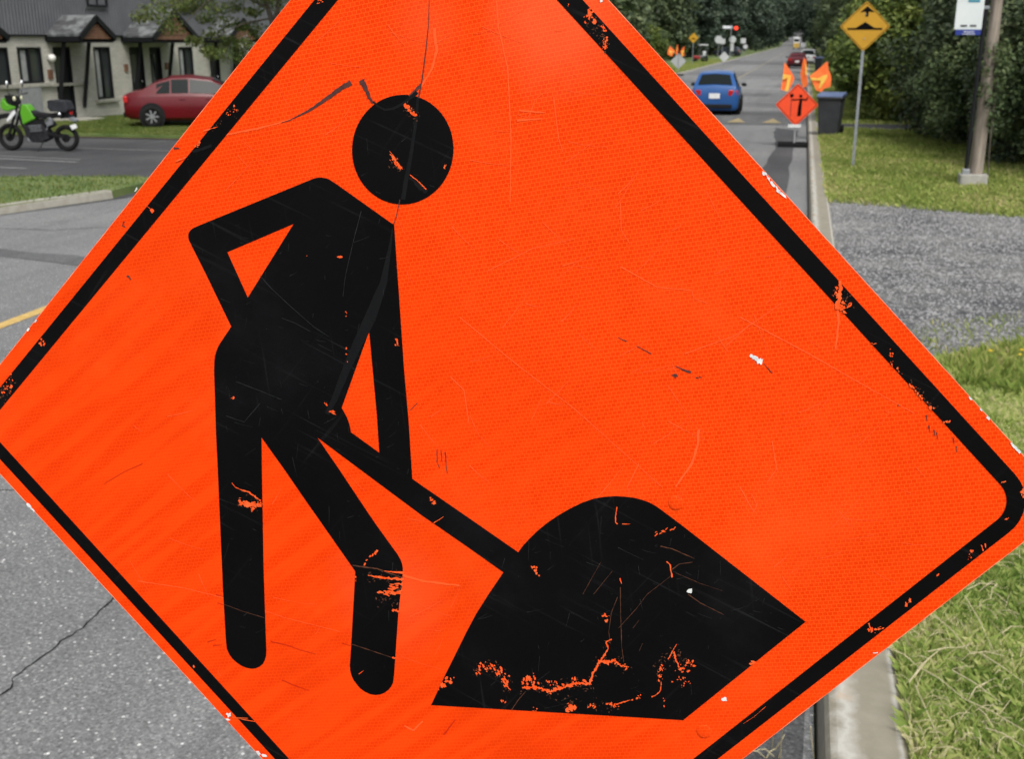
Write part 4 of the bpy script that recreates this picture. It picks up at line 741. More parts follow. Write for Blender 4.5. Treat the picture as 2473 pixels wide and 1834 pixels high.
# ------------------------------------------------------------------ cars
def loft_car(name, loc, rz, label, paint, L_=4.4, W=1.76, Hh=1.45, kind='hatch', group=None, cat='car', detail=True):
    """x forward; stations: (x, z_low, z_belt, half width, z_top or None, half width at top)"""
    root = empty(name, loc, rz, label, cat, group); h = L_ / 2; w2 = W / 2
    if kind == 'hatch':
        st = [(-h, .42, .66, .68, .74, .64), (-h + .03, .28, .82, .82, .98, .76), (-h + .09, .22, .88, .87, 1.04, .76), (-h + .44, .20, .91, .88, Hh - .07, .60), (-h + .75, .20, .91, .88, Hh - .02, .59), (-h + 1.2, .20, .91, .88, Hh, .60), (-h + 2.0, .20, .91, .88, Hh - .01, .60), (-h + 2.65, .20, .90, .88, Hh - .12, .57), (-h + 3.25, .20, .89, .88, 1.02, .66), (-h + 3.42, .20, .87, .88, .93, .70), (-h + 3.95, .22, .78, .86, .82, .70), (-h + L_ - .16, .24, .66, .78, .70, .62), (h, .36, .54, .58, .58, .50)]
    else:
        st = [(-h, .42, .66, .62, .74, .60), (-h + .05, .30, .80, .80, .93, .74), (-h + .22, .24, .88, .86, 1.00, .76), (-h + .55, .20, .90, .88, 1.06, .72), (-h + .85, .20, .91, .88, 1.26, .62), (-h + 1.35, .20, .91, .88, Hh - .02, .58), (-h + 1.9, .20, .91, .88, Hh, .58), (-h + 2.5, .20, .90, .88, Hh - .08, .56), (-h + 3.25, .20, .89, .88, 1.03, .66), (-h + 3.45, .20, .87, .88, .93, .70), (-h + 4.0, .22, .79, .86, .83, .70), (-h + L_ - .16, .24, .66, .78, .70, .62), (h, .36, .54, .58, .58, .50)]
    st = [(x, zl, zb, wb__ * w2 / .88, zt, wt * w2 / .88) for x, zl, zb, wb__, zt, wt in st]
    def section(s_):
        x, zl, zb, wb__, zt, wt = s_; zm = zl + (zb - zl) * .45
        half = [(0, zl), (wb__ * .86, zl), (wb__ * .97, zl + .08), (wb__, zm), (wb__ * .985, zb - .04), (wb__ * .955, zb), (wt + (wb__ * .955 - wt) * .12, zb + (zt - zb) * .88), (wt * .86, zt - .005 - (zt - zb) * .02), (0, zt + .02)]
        return half
    secs = [section(s_) for s_ in st]; n = len(secs[0]); V = []; F = []
    for s_, sec in zip(st, secs):
        for y_, z in sec: V.append((s_[0], -y_, z))
        for y_, z in sec[-2:0:-1]: V.append((s_[0], y_, z))
    m = 2 * n - 2
    for i in range(len(st) - 1):
        for k in range(m): F.append((i * m + k, i * m + (k + 1) % m, (i + 1) * m + (k + 1) % m, (i + 1) * m + k))
    F += [tuple(range(m)), tuple(range((len(st) - 1) * m, len(st) * m))]
    MB().add(V, F).build('body', paint, root, smooth=True)
    def quad(i0, i1, k0, k1, t0, t1, u0=0.0, u1=1.0, off=.006, name='side_window', mat_=GLASS, sides=(-1, 1), nu=4):
        """patch on the surface between stations i0..i1 (u0,u1 trims) and between section points k0,k1 (t0..t1)"""
        for sd_ in sides:
            Vv = []; nn = []
            us = []
            for i in range(i0, i1 + 1):
                us.append(float(i))
            us[0] += u0; us[-1] -= 1 - u1
            for u in us:
                i = min(int(u), len(st) - 2); fr = u - i
                for t in (t0, t1):
                    def pt(ii): a, c = secs[ii][k0], secs[ii][k1]; return (st[ii][0], a[0] + (c[0] - a[0]) * t, a[1] + (c[1] - a[1]) * t)
                    p, q = pt(i), pt(i + 1); Vv.append((p[0] + (q[0] - p[0]) * fr, sd_ * (p[1] + (q[1] - p[1]) * fr + off), p[2] + (q[2] - p[2]) * fr + off * .4))
            MB().add(Vv, [(2 * j, 2 * j + 2, 2 * j + 3, 2 * j + 1) for j in range(len(us) - 1)]).build(name, mat_, root, smooth=True)
    def across(i0, i1, f0, f1, name, mat_, u0=0, u1=1, off=.008):
        Vv = []
        for u in (i0 + u0, i1 - 1 + u1):
            i = min(int(u), len(st) - 2); fr = u - i
            for k, sg in ((7, -1), (8, 0), (7, 1)):
                p, q = secs[i][k], secs[i + 1][k]; yv = p[0] + (q[0] - p[0]) * fr; Vv.append((st[i][0] + (st[i + 1][0] - st[i][0]) * fr, sg * yv * .97, p[1] + (q[1] - p[1]) * fr + off)); Vv[-1] = (Vv[-1][0] + (-.02 if 'rear' in name else .01), Vv[-1][1], Vv[-1][2])
        MB().add(Vv, [(0, 1, 4, 3), (1, 2, 5, 4)]).build(name, mat_, root, smooth=True)
    if kind == 'hatch':
        quad(4, 5, 5, 6, .12, .9, .3, .9); quad(5, 6, 5, 6, .12, .93, .0, .95); quad(6, 8, 5, 6, .12, .93, .02, .55)
        across(2, 3, 0, 1, 'rear_window', GLASS, .06, .9); across(7, 8, 0, 1, 'windscreen', GLASS, .05, .97)
    else:
        quad(4, 5, 5, 6, .12, .88, .25, 1.0); quad(5, 6, 5, 6, .12, .93, .08, .95); quad(6, 8, 5, 6, .12, .93, .02, .55)
        across(3, 5, 0, 1, 'rear_window', GLASS, .15, .95); across(7, 8, 0, 1, 'windscreen', GLASS, .05, .97)
    wr = .315; ALL = mat(name + '_alloy', (0.55, 0.56, 0.58), 0.3, 0.8)
    for xw in (-h + .82, h - .86):
        for sd_ in (-1, 1):
            yo = sd_ * (w2 - .045)
            MB().tube([(xw, sd_ * (w2 - .22), wr + .02), (xw, sd_ * (w2 + .002), wr + .02)], wr + .055, 24).build('wheel_arch', BLK, root, smooth=True)
            ty = MB().torus((xw, yo, wr), wr - .075, .085, n=24, sq=1.25).build('tyre', RUB, root, smooth=True)
            rb = MB().tube([(xw, yo - sd_ * .03, wr), (xw, yo + sd_ * .055, wr)], .205, 20)
            MB().torus((xw, yo + sd_ * .06, wr), .215, .018, n=24, k=6).build('rim', ALL, ty, smooth=True); rb.build('brake_disc', BLK, ty)
            sp = MB()
            for k in range(7):
                a = 2 * math.pi * k / 7; sp.box((xw + .11 * math.cos(a), yo + sd_ * .07, wr + .11 * math.sin(a)), (.20, .02, .035), Matrix.Rotation(-a, 3, 'Y'))
            sp.build('spokes', ALL, ty)
    for sd_ in (-1, 1):
        MB().box((-h + .07, sd_ * (w2 - .20), .80), (.12, .32, .19), Matrix.Rotation(-sd_ * .22, 3, 'Z')).build('tail_light', REDL, root, bevel=.02)
        MB().box((h - .28, sd_ * (w2 - .26), .62), (.30, .28, .13), Matrix.Rotation(-sd_ * .35, 3, 'Z')).build('headlight', WHITE, root, bevel=.02)
        MB().ball((h - 1.42, sd_ * (w2 + .09), .98), .1, 10, (.8, 1, .65)).build('wing_mirror', BLK, root, smooth=True)
        for xd in (-.15 - h + 1.95, h - 1.85): MB().box((xd - .1, sd_ * (w2 - .012), .80), (.18, .03, .03)).build('door_handle', paint, root, bevel=.006)
    MB().box((-h - .002, 0, .70 if kind == 'hatch' else .62), (.03, .36, .17)).build('number_plate', WHITE, root)
    MB().box((-h + .02, 0, .36), (.10, W * .72, .14)).build('rear_bumper', BLK, root, bevel=.02)
    MB().box((0, 0, .22), (L_ * .8, W * .78, .14)).build('underbody', BLK, root)
    return root
def car_paint(name, rgb): return noisy(name, rgb, tuple(c * 1.12 for c in rgb), 2, 0.34, metal=0.0, coat=0.25, spec=0.25)
loc = G(357, 308, .07)
REDP = car_paint('red_car_paint', (0.092, 0.002, 0.0055))
hd_ = R(90) - R(68)                                             # heading: +Y turned slightly right
cdir = Vector((math.cos(hd_), math.sin(hd_), 0)); cright = Vector((cdir.y, -cdir.x, 0))
cc = loc + cdir * 1.55 - cright * -.80 * -1
loft_car('red_car', (cc.x, cc.y, .07), hd_, 'dark red saloon car parked on the lawn before the townhouses', REDP, 4.4, 1.78, 1.45, 'sedan')
pb_ = (G(1674, 279) + G(1772, 279)) / 2
loft_car('blue_car', (pb_.x, pb_.y + 1.35, 0), R(91.5), 'blue hatchback driving away on the road, its rear in view', car_paint('blue_car_paint', (0.018, 0.078, 0.24)), 4.3, 1.62, 1.5, 'hatch')
loft_car('far_red_car', (-0.62, 113.2, 0), R(90), 'far dark red car stopped near the right kerb', REDP, 4.4, 1.8, 1.45, 'sedan')
loft_car('white_car', (0.55, 127.5, 0.0), R(84), 'white car just beyond the far red car at the kerb', car_paint('white_car_paint', (0.7, 0.7, 0.7)), 4.6, 1.85, 1.62, 'hatch')
loft_car('dark_car', (-12.2, 190, .07), R(170), 'dark car parked on the left past the traffic light', car_paint('dark_car_paint', (0.02, 0.025, 0.032)), 4.4, 1.8, 1.5, 'hatch')

# far lorry on the road and a white panel van beyond
def lorry(name, loc, label, w_, hgt, low, up):
    r_ = empty(name, loc, 0, label, 'truck')
    MB().box((0, 1.6, hgt * .30), (w_, 4.6, hgt * .36)).build('lower_body', low, r_, bevel=.06)
    MB().box((0, 1.7, hgt * .74), (w_ * .97, 4.4, hgt * .50)).build('upper_body', up, r_, bevel=.08)
    MB().box((0, -.52, hgt * .72), (w_ * .8, .05, hgt * .22)).build('windscreen', GLASS, r_)
    for s_ in (-1, 1):
        MB().ball((s_ * w_ * .36, -.72, hgt * .26), .12, 8).build('headlight', WHITE, r_)
        for y_ in (0, 3.2): MB().tube([(s_ * (w_ / 2 - .25), y_, .42), (s_ * (w_ / 2 + .01), y_, .42)], .42, 16).build('wheel', RUB, r_)
    return r_
lorry('yellow_truck', (-2.5, 352, 0), 'tiny yellow and white truck far along the road', 1.75, 3.5, noisy('truck_yellow', (0.55, 0.36, 0.05), (0.45, 0.28, 0.04), 1, 0.5), WHITE)
lorry('white_van', (-0.5, 395, 0), 'tiny white van far down the right side of the road', 1.55, 3.0, WHITE, WHITE)

# ------------------------------------------------------------------ motorcycle
GREEN = mat('lime_green_plastic', (0.085, 0.31, 0.012), 0.35, coat=0.3)
GREY = mat('grey_plastic', (0.16, 0.17, 0.18), 0.5)
gA, gB = G(20, 363), G(165, 365)
bd = (gA - gB); bd.z = 0; mrz = math.atan2(bd.y, bd.x)
moto = empty('motorcycle', (gB.x, gB.y, 0), mrz, 'lime green and black trail motorcycle parked in the dark lot', 'motorcycle')
K = 0.00120
def Z(l): return [((1390 - x) * K, (1362 - y) * K) for x, y in l]
def slab(poly, half, name, m, parent=moto, y=0.0, bevel=0.012, smooth=True): return MB().prism(Z(poly), y - half, y + half, 'y').build(name, m, parent, bevel=bevel)
for nm, cx_, rr in (('rear_wheel', 1390, .305), ('front_wheel', 215, .315)):
    x_ = (1390 - cx_) * K; ty = MB().torus((x_, 0, rr), rr - .05, .05, n=32, k=10, sq=1.1).build('tyre', RUB, moto, smooth=True)
    MB().torus((x_, 0, rr), rr - .095, .014, n=32, k=6, sq=2.2).build('rim', BLK, ty, smooth=True)
    sp = MB()
    for k in range(18): a = 2 * math.pi * k / 18; sp.tube([(x_, .03 * (-1) ** k, rr), (x_ + (rr - .1) * math.cos(a), 0, rr + (rr - .1) * math.sin(a))], .0018, 4)
    sp.build('spokes', BLK, ty); MB().tube([(x_, -.07, rr), (x_, .07, rr)], .055, 14).build('hub', BLK, ty); MB().tube([(x_, .045, rr), (x_, .052, rr)], .10, 22).build('brake_disc', BLK, ty)
slab([(520, 800), (560, 862), (690, 800), (835, 740), (790, 650), (740, 560), (690, 490), (640, 460), (570, 478), (548, 560), (515, 700)], .13, 'fuel_tank', GREEN, bevel=.035)
slab([(190, 345), (270, 470), (460, 520), (440, 545), (340, 575), (250, 605), (170, 590), (120, 520), (140, 430)], .10, 'headlight_cowl', GREEN, bevel=.03)
slab([(215, 300), (350, 290), (470, 330), (500, 440), (430, 500), (280, 465)], .085, 'instrument_shroud', BLK, bevel=.02)
slab([(-40, 720), (20, 670), (200, 640), (300, 690), (290, 740), (200, 725), (40, 760), (-40, 800)], .065, 'front_fender', BLK)
for s_ in (-1, 1):
    a, c = Z([(490, 480), (215, 1100)]); MB().tube([(a[0], s_ * .10, a[1]), (c[0], s_ * .10, c[1])], [.027, .032], 10).build('fork_leg', BLK, moto, smooth=True)
    slab([(260, 800), (250, 760), (370, 620), (440, 570), (450, 640), (350, 740)], .012, 'fork_guard', WHITE, y=s_ * .14, bevel=.004)
    a, c, e = Z([(470, 340), (430, 300), (500, 270)]); MB().tube([(a[0], s_ * .06, a[1]), (c[0], s_ * .2, c[1]), (e[0], s_ * .38, e[1])], .014, 8).build('handlebar', BLK, moto, smooth=True)
    a, c, e = Z([(430, 280), (412, 200), (435, 90)]); MB().tube([(a[0], s_ * .26, a[1]), (c[0], s_ * .30, c[1])], .008, 6).build('mirror_stalk', BLK, moto); MB().ball((e[0], s_ * .31, e[1]), .06, 10, (.5, .7, 1.5)).build('mirror', CHROME, moto, smooth=True)
    a = Z([(1365, 645)])[0]; MB().ball((a[0], s_ * .15, a[1]), .05, 10).build('indicator', CHROME, moto, smooth=True)
    a = Z([(460, 360)])[0]; MB().ball((a[0], s_ * .14, a[1]), .045, 10, (.8, 1, 1.3)).build('indicator', mat('indicator_lens', (0.62, 0.6, 0.42), 0.3), moto, smooth=True)
slab([(740, 575), (860, 620), (1100, 640), (1310, 610), (1320, 700), (1100, 740), (860, 730), (780, 700)], .12, 'seat', BLK, bevel=.03)
slab([(1140, 395), (1200, 380), (1500, 400), (1560, 560), (1520, 605), (1180, 600), (1130, 520)], .17, 'tail_bag', noisy('dark_bag', (0.018, 0.019, 0.022), (0.034, 0.036, 0.042), 8, 0.8, spec=0.2), bevel=.03)
slab([(1180, 640), (1500, 600), (1580, 690), (1480, 720), (1250, 720)], .07, 'tail_section', BLK)
slab([(1440, 690), (1560, 700), (1665, 760), (1640, 800), (1520, 770)], .06, 'rear_fender', GREY)
slab([(1480, 600), (1560, 610), (1550, 680), (1490, 690)], .05, 'tail_light', REDL); slab([(1530, 860), (1640, 830), (1675, 900), (1570, 945)], .012, 'number_plate', WHITE, y=.1, bevel=.002)
slab([(1590, 760), (1620, 760), (1600, 860), (1580, 860)], .02, 'plate_bracket', BLK)
slab([(540, 880), (700, 850), (960, 870), (1060, 960), (1080, 1120), (900, 1200), (700, 1190), (600, 1080)], .13, 'engine', noisy('engine_metal', (0.010, 0.010, 0.012), (0.03, 0.03, 0.034), 20, 0.6, spec=0.1), bevel=.03)
slab([(600, 760), (1100, 740), (1200, 860), (1000, 960), (560, 900)], .08, 'side_panel', BLK)
slab([(1040, 800), (1140, 705), (1195, 740), (1190, 850), (1090, 880)], .05, 'silencer', GREY, y=.12); slab([(1060, 760), (1140, 708), (1150, 730), (1070, 785)], .02, 'silencer_guard', CHROME, y=.18, bevel=.003)
for s_ in (-1, 1):
    a, c = Z([(1000, 1020), (1390, 1105)]); MB().box(((a[0] + c[0]) / 2, s_ * .11, (a[1] + c[1]) / 2 + .02), (.50, .035, .06), Matrix.Rotation(math.atan2(a[1] - c[1], a[0] - c[0]) * -1, 3, 'Y')).build('swingarm', BLK, moto, bevel=.008)
a, c, e, g_ = Z([(500, 560), (470, 820), (620, 1120), (1000, 1050)]); MB().tube([(a[0], 0, a[1]), (c[0], 0, c[1]), (e[0], 0, e[1]), (g_[0], 0, g_[1])], .025, 8).build('frame_tube', BLK, moto, smooth=True)
hp_ = Z([(660, 880), (600, 1000), (640, 1150), (860, 1190), (1010, 1000), (1100, 830)]); MB().tube([(p[0], .10, p[1]) for p in hp_], .018, 8).build('exhaust_header', STEEL, moto, smooth=True)
for i_ in range(4): slab([(690 + 8 * i_, 870 + 34 * i_), (930 + 8 * i_, 850 + 34 * i_), (932 + 8 * i_, 864 + 34 * i_), (692 + 8 * i_, 884 + 34 * i_)], .15, 'cooling_fin', GREY, bevel=0)
slab([(500, 640), (545, 630), (570, 860), (520, 850)], .14, 'radiator', BLK)
cb_ = Z([(440, 330), (380, 420), (420, 560), (470, 620)]); MB().tube([(p[0], .05, p[1]) for p in cb_], .006, 5).build('brake_cable', BLK, moto)
a, c = Z([(960, 1170), (880, 1345)]); MB().tube([(a[0], .12, a[1]), (c[0], .26, .012)], .012, 6).build('kickstand', BLK, moto)

# ------------------------------------------------------------------ signs along the road
ORP = noisy('orange_paint', (0.90, 0.075, 0.012), (0.80, 0.065, 0.012), 5, 0.5)
YSIGN = noisy('amber_sheeting', (0.55, 0.29, 0.012), (0.50, 0.26, 0.012), 5, 0.5)
FLAGO = noisy('orange_flag_cloth', (0.86, 0.12, 0.02), (0.95, 0.20, 0.03), 6, 0.7); FLAGY = noisy('yellow_flag_stripe', (0.85, 0.60, 0.10), (0.90, 0.45, 0.06), 9, 0.7)
def dia(c, half, r=.03): return fillet([(c[0], c[1] + half), (c[0] + half, c[1]), (c[0], c[1] - half), (c[0] - half, c[1])], r, 4)
def plate(root, poly, y0, y1, m, name): return MB().prism(poly, y0, y1, 'y').build(name, m, root)
def flags(root, zc, k, mirror=1, y=-.02):
    """three cloth flags on rods above a diamond; k metres per unit of the drawing"""
    def q(l): return [((x - 555) * k * .92 * mirror, zc + (865 - yv) * k) for x, yv in l]
    sets = [([(290, 195), (330, 235), (400, 320), (470, 420), (482, 450), (440, 560), (385, 662), (260, 625), (275, 500), (285, 350)], [(283, 380), (420, 400), (390, 655), (330, 645), (365, 440), (280, 470)], (545, 620)),
            ([(620, 120), (660, 165), (685, 300), (692, 400), (718, 530), (690, 580), (635, 592), (600, 480), (578, 380), (595, 240)], [(640, 180), (672, 260), (690, 380), (665, 400), (650, 260)], (600, 620)),
            ([(1022, 175), (1050, 300), (1090, 380), (1112, 450), (1105, 570), (1000, 600), (960, 655), (870, 632), (800, 520), (738, 408), (860, 318)], [(752, 430), (880, 445), (960, 400), (1040, 380), (1030, 440), (985, 520), (930, 600), (905, 600), (930, 480), (770, 470)], (640, 620))]
    for i, (cl, st_, base) in enumerate(sets):
        p = q(cl); mb = MB(); ys = [y - .012 - .03 * math.sin(5 * a[0] + 3 * a[1] + i) for a in p]
        n = len(p); V = [(a[0], yy_, a[1]) for a, yy_ in zip(p, ys)] + [(a[0], yy_ + .006, a[1]) for a, yy_ in zip(p, ys)]
        T = tessellate_polygon([[Vector((a[0], a[1], 0)) for a in p]])
        mb.add(V, [tuple(t) for t in T] + [tuple(n + j for j in reversed(t)) for t in T] + [(j, (j + 1) % n, n + (j + 1) % n, n + j) for j in range(n)]); f_ = mb.build('flag', FLAGO, root)
        p = q(st_); MB().prism(p, y - .056, y - .05, 'y').build('stripe', FLAGY, f_)
        b_ = q([base])[0]; top = q([cl[0]])[0]; MB().tube([(b_[0], y + .03, b_[1]), (top[0], y + .02, top[1])], .008, 6).build('flag_rod', STEEL, root)
fp = G(1917, 354)
fs = empty('flagger_sign', (fp.x, fp.y, 0), R(1), 'orange diamond flagger-ahead sign with three flags on a portable stand', 'road sign')
k5 = .00149; zc = 1.0
plate(fs, dia((0, zc), .51, .04), -.03, -.026, ORP, 'sign_panel')
bo, bi = dia((0, zc), .475, .03), dia((0, zc), .460, .025)
b = MB(); T = tessellate_polygon([[Vector((p[0], p[1], 0)) for p in bo], [Vector((p[0], p[1], 0)) for p in bi]]); b.add([(p[0], -.0315, p[1]) for p in bo + bi], [tuple(t) for t in T]); b.build('sign_border', INK, fs)
def q5(l): return [((x - 552) * k5, zc + (868 - y_) * k5) for x, y_ in l]
pic = [[(590, 790), (632, 790), (630, 1045), (568, 1045), (575, 900)], [(455, 800), (480, 775), (580, 775), (590, 765), (632, 765), (690, 778), (705, 740), (725, 750), (705, 800), (640, 795), (580, 795)]]
for pp in pic: MB().prism(q5(pp), -.034, -.032, 'y').build('flagger_figure', INK, fs)
circ = lambda cx_, cy_, r_: [(cx_ + r_ * math.cos(2 * math.pi * t / 18), cy_ + r_ * math.sin(2 * math.pi * t / 18)) for t in range(18)]
MB().prism(q5(circ(606, 728, 26)), -.034, -.032, 'y').build('flagger_head', INK, fs); MB().prism(q5(circ(462, 720, 31)), -.034, -.032, 'y').build('paddle', INK, fs); MB().prism(q5([(453, 750), (468, 750), (468, 1055), (453, 1055)]), -.034, -.032, 'y').build('paddle_pole', noisy('dull_red_ink', (0.28, 0.03, 0.02), (0.36, 0.03, 0.02), 9, 0.6), fs)
MB().tube([(0, 0.02, .05), (0, 0.02, 1.35)], .022, 10).build('post', ALU, fs, smooth=True); MB().box((-.02, -.02, .50), (.30, .03, .07)).build('bracket', WHITE, fs)
for s_ in (-1, 1): MB().box((.0, s_ * .22, .05), (.78, .12, .10)).build('stand_foot', RUB, fs, bevel=.01)
MB().box((0, 0, .06), (.12, .5, .07)).build('stand_hub', RUB, fs)
flags(fs, zc, k5)
# same kind of sign seen from behind, far left
p_ = G(1637, 182, .07)
bs_ = empty('flagged_sign', (p_.x, p_.y, .07), 0, 'grey back of a diamond sign with three orange flags, left lawn', 'road sign')
plate(bs_, dia((0, 1.0), .56, .04), -.03, -.026, ALU, 'sign_panel'); MB().tube([(0, -.05, .05), (0, -.05, 1.5)], .025, 8).build('post', STEEL, bs_); MB().box((0, 0, .05), (.8, .5, .09)).build('stand_foot', RUB, bs_); flags(bs_, 1.0, .00155, -1, y=-.06)
# amber bump sign on a steel post
p_ = G(2063, 404, .115)
bsn = empty('bump_sign', (p_.x, p_.y, .115), R(-2), 'amber diamond speed-bump warning sign with up arrow, on a steel post', 'road sign')
dpx = lambda px, py: AY(px, py, p_.y)
zc = dpx(2092, 63).z - .115; xo = dpx(2089, 63).x - p_.x; hf = (dpx(2151, 63).x - dpx(2028, 63).x) / 2 * 1.0
plate(bsn, dia((xo, zc), hf, .05), -.035, -.031, YSIGN, 'sign_panel')
bo, bi = dia((xo, zc), hf * .955, .045), dia((xo, zc), hf * .925, .04)
b = MB(); T = tessellate_polygon([[Vector((p[0], p[1], 0)) for p in bo], [Vector((p[0], p[1], 0)) for p in bi]]); b.add([(p[0], -.0365, p[1]) for p in bo + bi], [tuple(t) for t in T]); b.build('sign_border', INK, bsn)
def qb(l): return [(xo + (x - 478) / 215 * hf, zc + (215 - y_) / 215 * hf) for x, y_ in l]
MB().prism(qb([(330, 228), (400, 228), (478, 178), (560, 228), (625, 228), (625, 244), (330, 244)]), -.039, -.0365, 'y').build('bump_symbol', INK, bsn)
MB().prism(qb([(485, 45), (550, 98), (500, 92), (498, 132), (475, 132), (474, 92), (425, 98)]), -.039, -.0365, 'y').build('arrow_symbol', INK, bsn)
MB().box((xo, 0, zc / 2 + .1), (.055, .05, zc + .2)).build('post', STEEL, bsn, bevel=.006)
for dz in (-.22, .22): MB().ball((xo, -.04, zc + dz), .014, 8).build('bolt', STEEL, bsn)
# far amber sign, left
p_ = G(1672, 155, .07)
fy = empty('far_bump_sign', (p_.x, p_.y, .07), 0, 'small far amber diamond warning sign at the edge of the left woods', 'road sign')
zc = AY(1666, 91, p_.y).z - .07
plate(fy, dia((0, zc), .53, .05), -.03, -.026, YSIGN, 'sign_panel'); MB().prism([(-.22, zc - .06), (-.1, zc - .06), (0, zc + .06), (.1, zc - .06), (.22, zc - .06), (.22, zc - .12), (-.22, zc - .12)], -.034, -.031, 'y').build('bump_symbol', INK, fy)
MB().box((0, 0, zc / 2), (.07, .05, zc)).build('post', STEEL, fy)
# sign backs clustered at the far junction
def back_sign(px, pyb, pyc, r_px, shape, label, extra=None):
    q = G(px, pyb, .07); r_ = empty('sign_back', (q.x, q.y, .07), 0, label, 'road sign', 'grey sign backs at the far junction')
    z_ = AY(px, pyc, q.y).z - .07; rr = r_px / FPX * q.y
    n = {'disc': 20, 'oct': 8, 'dia': 4, 'rect': 4}[shape]; o_ = {'dia': 0, 'rect': math.pi / 4, 'oct': math.pi / 8, 'disc': 0}[shape]
    MB().prism([(rr * math.cos(o_ + 2 * math.pi * t / n), z_ + rr * math.sin(o_ + 2 * math.pi * t / n)) for t in range(n)], -.02, .0, 'y').build('sign_panel', SBACK, r_)
    MB().box((0, .04, z_ / 2), (.06, .05, z_)).build('post', STEEL, r_)
    if extra: e = extra / FPX * q.y; MB().box((0, -.01, z_ - rr - e), (rr * .8, .02, e * 1.8)).build('tab', SBACK, r_)
    return r_
SBACK = noisy('pale_sign_back', (0.42, 0.44, 0.44), (0.55, 0.57, 0.57), 4, 0.5)
back_sign(1733, 146, 95, 9, 'oct', 'pale octagon sign back, leftmost in the far junction cluster'); back_sign(1743, 148, 99, 8, 'rect', 'square pale sign back touching the octagon at the junction'); back_sign(1767, 140, 95, 8, 'oct', 'pale octagon sign back with a white tab below', 9); back_sign(1793, 138, 98, 8, 'rect', 'rightmost squarish sign back before the dark woods'); back_sign(1748, 158, 137, 12, 'dia', 'low grey diamond sign back at the left road edge'); back_sign(1799, 138, 112, 5, 'disc', 'small round sign back beside the dark car')
# traffic light with street-name blade
q = G(1762, 143, .07)
tl = empty('traffic_light', (q.x, q.y, .07), 0, 'traffic light showing red beside a white street-name blade', 'traffic light')
zt = AY(1778, 67, q.y).z - .07; zb_ = AY(1757, 65, q.y).z - .07; xr = AY(1778, 67, q.y).x - q.x
MB().tube([(0, 0, 0), (0, 0, zb_ + .3)], .06, 8).build('pole', STEEL, tl); MB().tube([(0, 0, zt + .1), (xr, 0, zt + .1)], .03, 6).build('arm', STEEL, tl)
MB().box((xr, 0, zt - .25), (.36, .22, 1.0)).build('signal_head', BLK, tl)
RL = mat('lit_red_signal', (0.6, 0.02, 0.01), 0.4); P(RL).inputs['Emission Color'].default_value = (1, .05, .02, 1); P(RL).inputs['Emission Strength'].default_value = 1.6
MB().tube([(xr, -.10, zt), (xr, -.16, zt)], .24, 16).build('red_lamp', RL, tl); 
for dz in (.42, .8): MB().tube([(xr, -.10, zt - dz), (xr, -.13, zt - dz)], .12, 14).build('dark_lamp', GLASS, tl)
xb = AY(1757, 65, q.y).x - q.x; MB().box((xb, 0, zb_), (1.25, .03, .33)).build('street_name_blade', noisy('white_blade', (0.72, 0.74, 0.8), (0.8, 0.82, 0.86), 3, 0.5), tl)
# lawn tractor with white canopy under the far trees
q = G(1692, 149, .07)
lt = empty('lawn_tractor', (q.x, q.y, .07), R(20), 'small grey and red lawn tractor with white canopy under the trees', 'tractor')
MB().box((-.55, 0, .50), (.8, .6, .42)).build('hood', noisy('tractor_red', (0.30, 0.02, 0.02), (0.24, 0.02, 0.02), 4, 0.4), lt, bevel=.06); MB().box((.25, 0, .62), (.8, .7, .22)).build('chassis', GREY, lt, bevel=.03); MB().box((.35, 0, .98), (.4, .5, .5)).build('seat', SBACK, lt, bevel=.05)
MB().box((.2, 0, 1.92), (1.1, .9, .10)).build('canopy', WHITE, lt, bevel=.04)
for x_, y_ in ((-.2, .4), (-.2, -.4), (.65, .4), (.65, -.4)): MB().tube([(x_, y_, .7), (x_, y_, 1.9)], .02, 6).build('canopy_post', STEEL, lt)
for x_, rr in ((-.7, .24), (.45, .34)):
    for s_ in (-1, 1): MB().torus((x_, s_ * .42, rr), rr - .09, .09, n=18).build('tyre', RUB, lt, smooth=True)

# ------------------------------------------------------------------ bins
BINB = noisy('bin_black', (0.028, 0.031, 0.036), (0.042, 0.045, 0.05), 4, 0.6); BINL = noisy('bin_blue_lid', (0.075, 0.11, 0.22), (0.10, 0.14, 0.26), 4, 0.5)
def wheelie(loc, rz, label):
    r_ = empty('recycling_bin', loc, rz, label, 'bin', 'wheeled bins by the kerb')
    prof = [(-.25, -.26, .02), (.25, -.26, .02), (.29, -.33, .96), (-.29, -.33, .96)]
    V = [(-.24, -.24, .03), (.24, -.24, .03), (.24, .26, .03), (-.24, .26, .03), (-.30, -.34, .98), (.30, -.34, .98), (.30, .36, .98), (-.30, .36, .98)]
    MB().add(V, [(0, 1, 2, 3), (4, 5, 6, 7), (0, 1, 5, 4), (1, 2, 6, 5), (2, 3, 7, 6), (3, 0, 4, 7)]).build('tub', BINB, r_, bevel=.03)
    MB().box((0, -.0, .965), (.66, .76, .05)).build('rim', BINB, r_, bevel=.015)
    MB().prism([(-.38, .0), (-.34, .05), (.30, .10), (.40, .06), (.40, .0)], -.325, .325, 'y').build('lid', BINL, r_, bevel=.015).matrix_local = Matrix.Translation((0, 0, .995)) @ Matrix.Rotation(R(90), 4, 'Z')
    MB().tube([(-.26, .44, .95), (.26, .44, .95)], .018, 8).build('handle', BINB, r_)
    for s_ in (-1, 1): MB().tube([(s_ * .22, .28, .13), (s_ * .31, .28, .13)], .13, 16).build('wheel', RUB, r_, smooth=True)
    MB().box((0, -.305, .78), (.14, .008, .06)).build('embossed_mark', GREY, r_)
    return r_
q = G(1999, 329, .115); wheelie((q.x + .03, q.y + .3, .115), R(-10), 'black wheeled bin with blue lid beside the flagger sign')
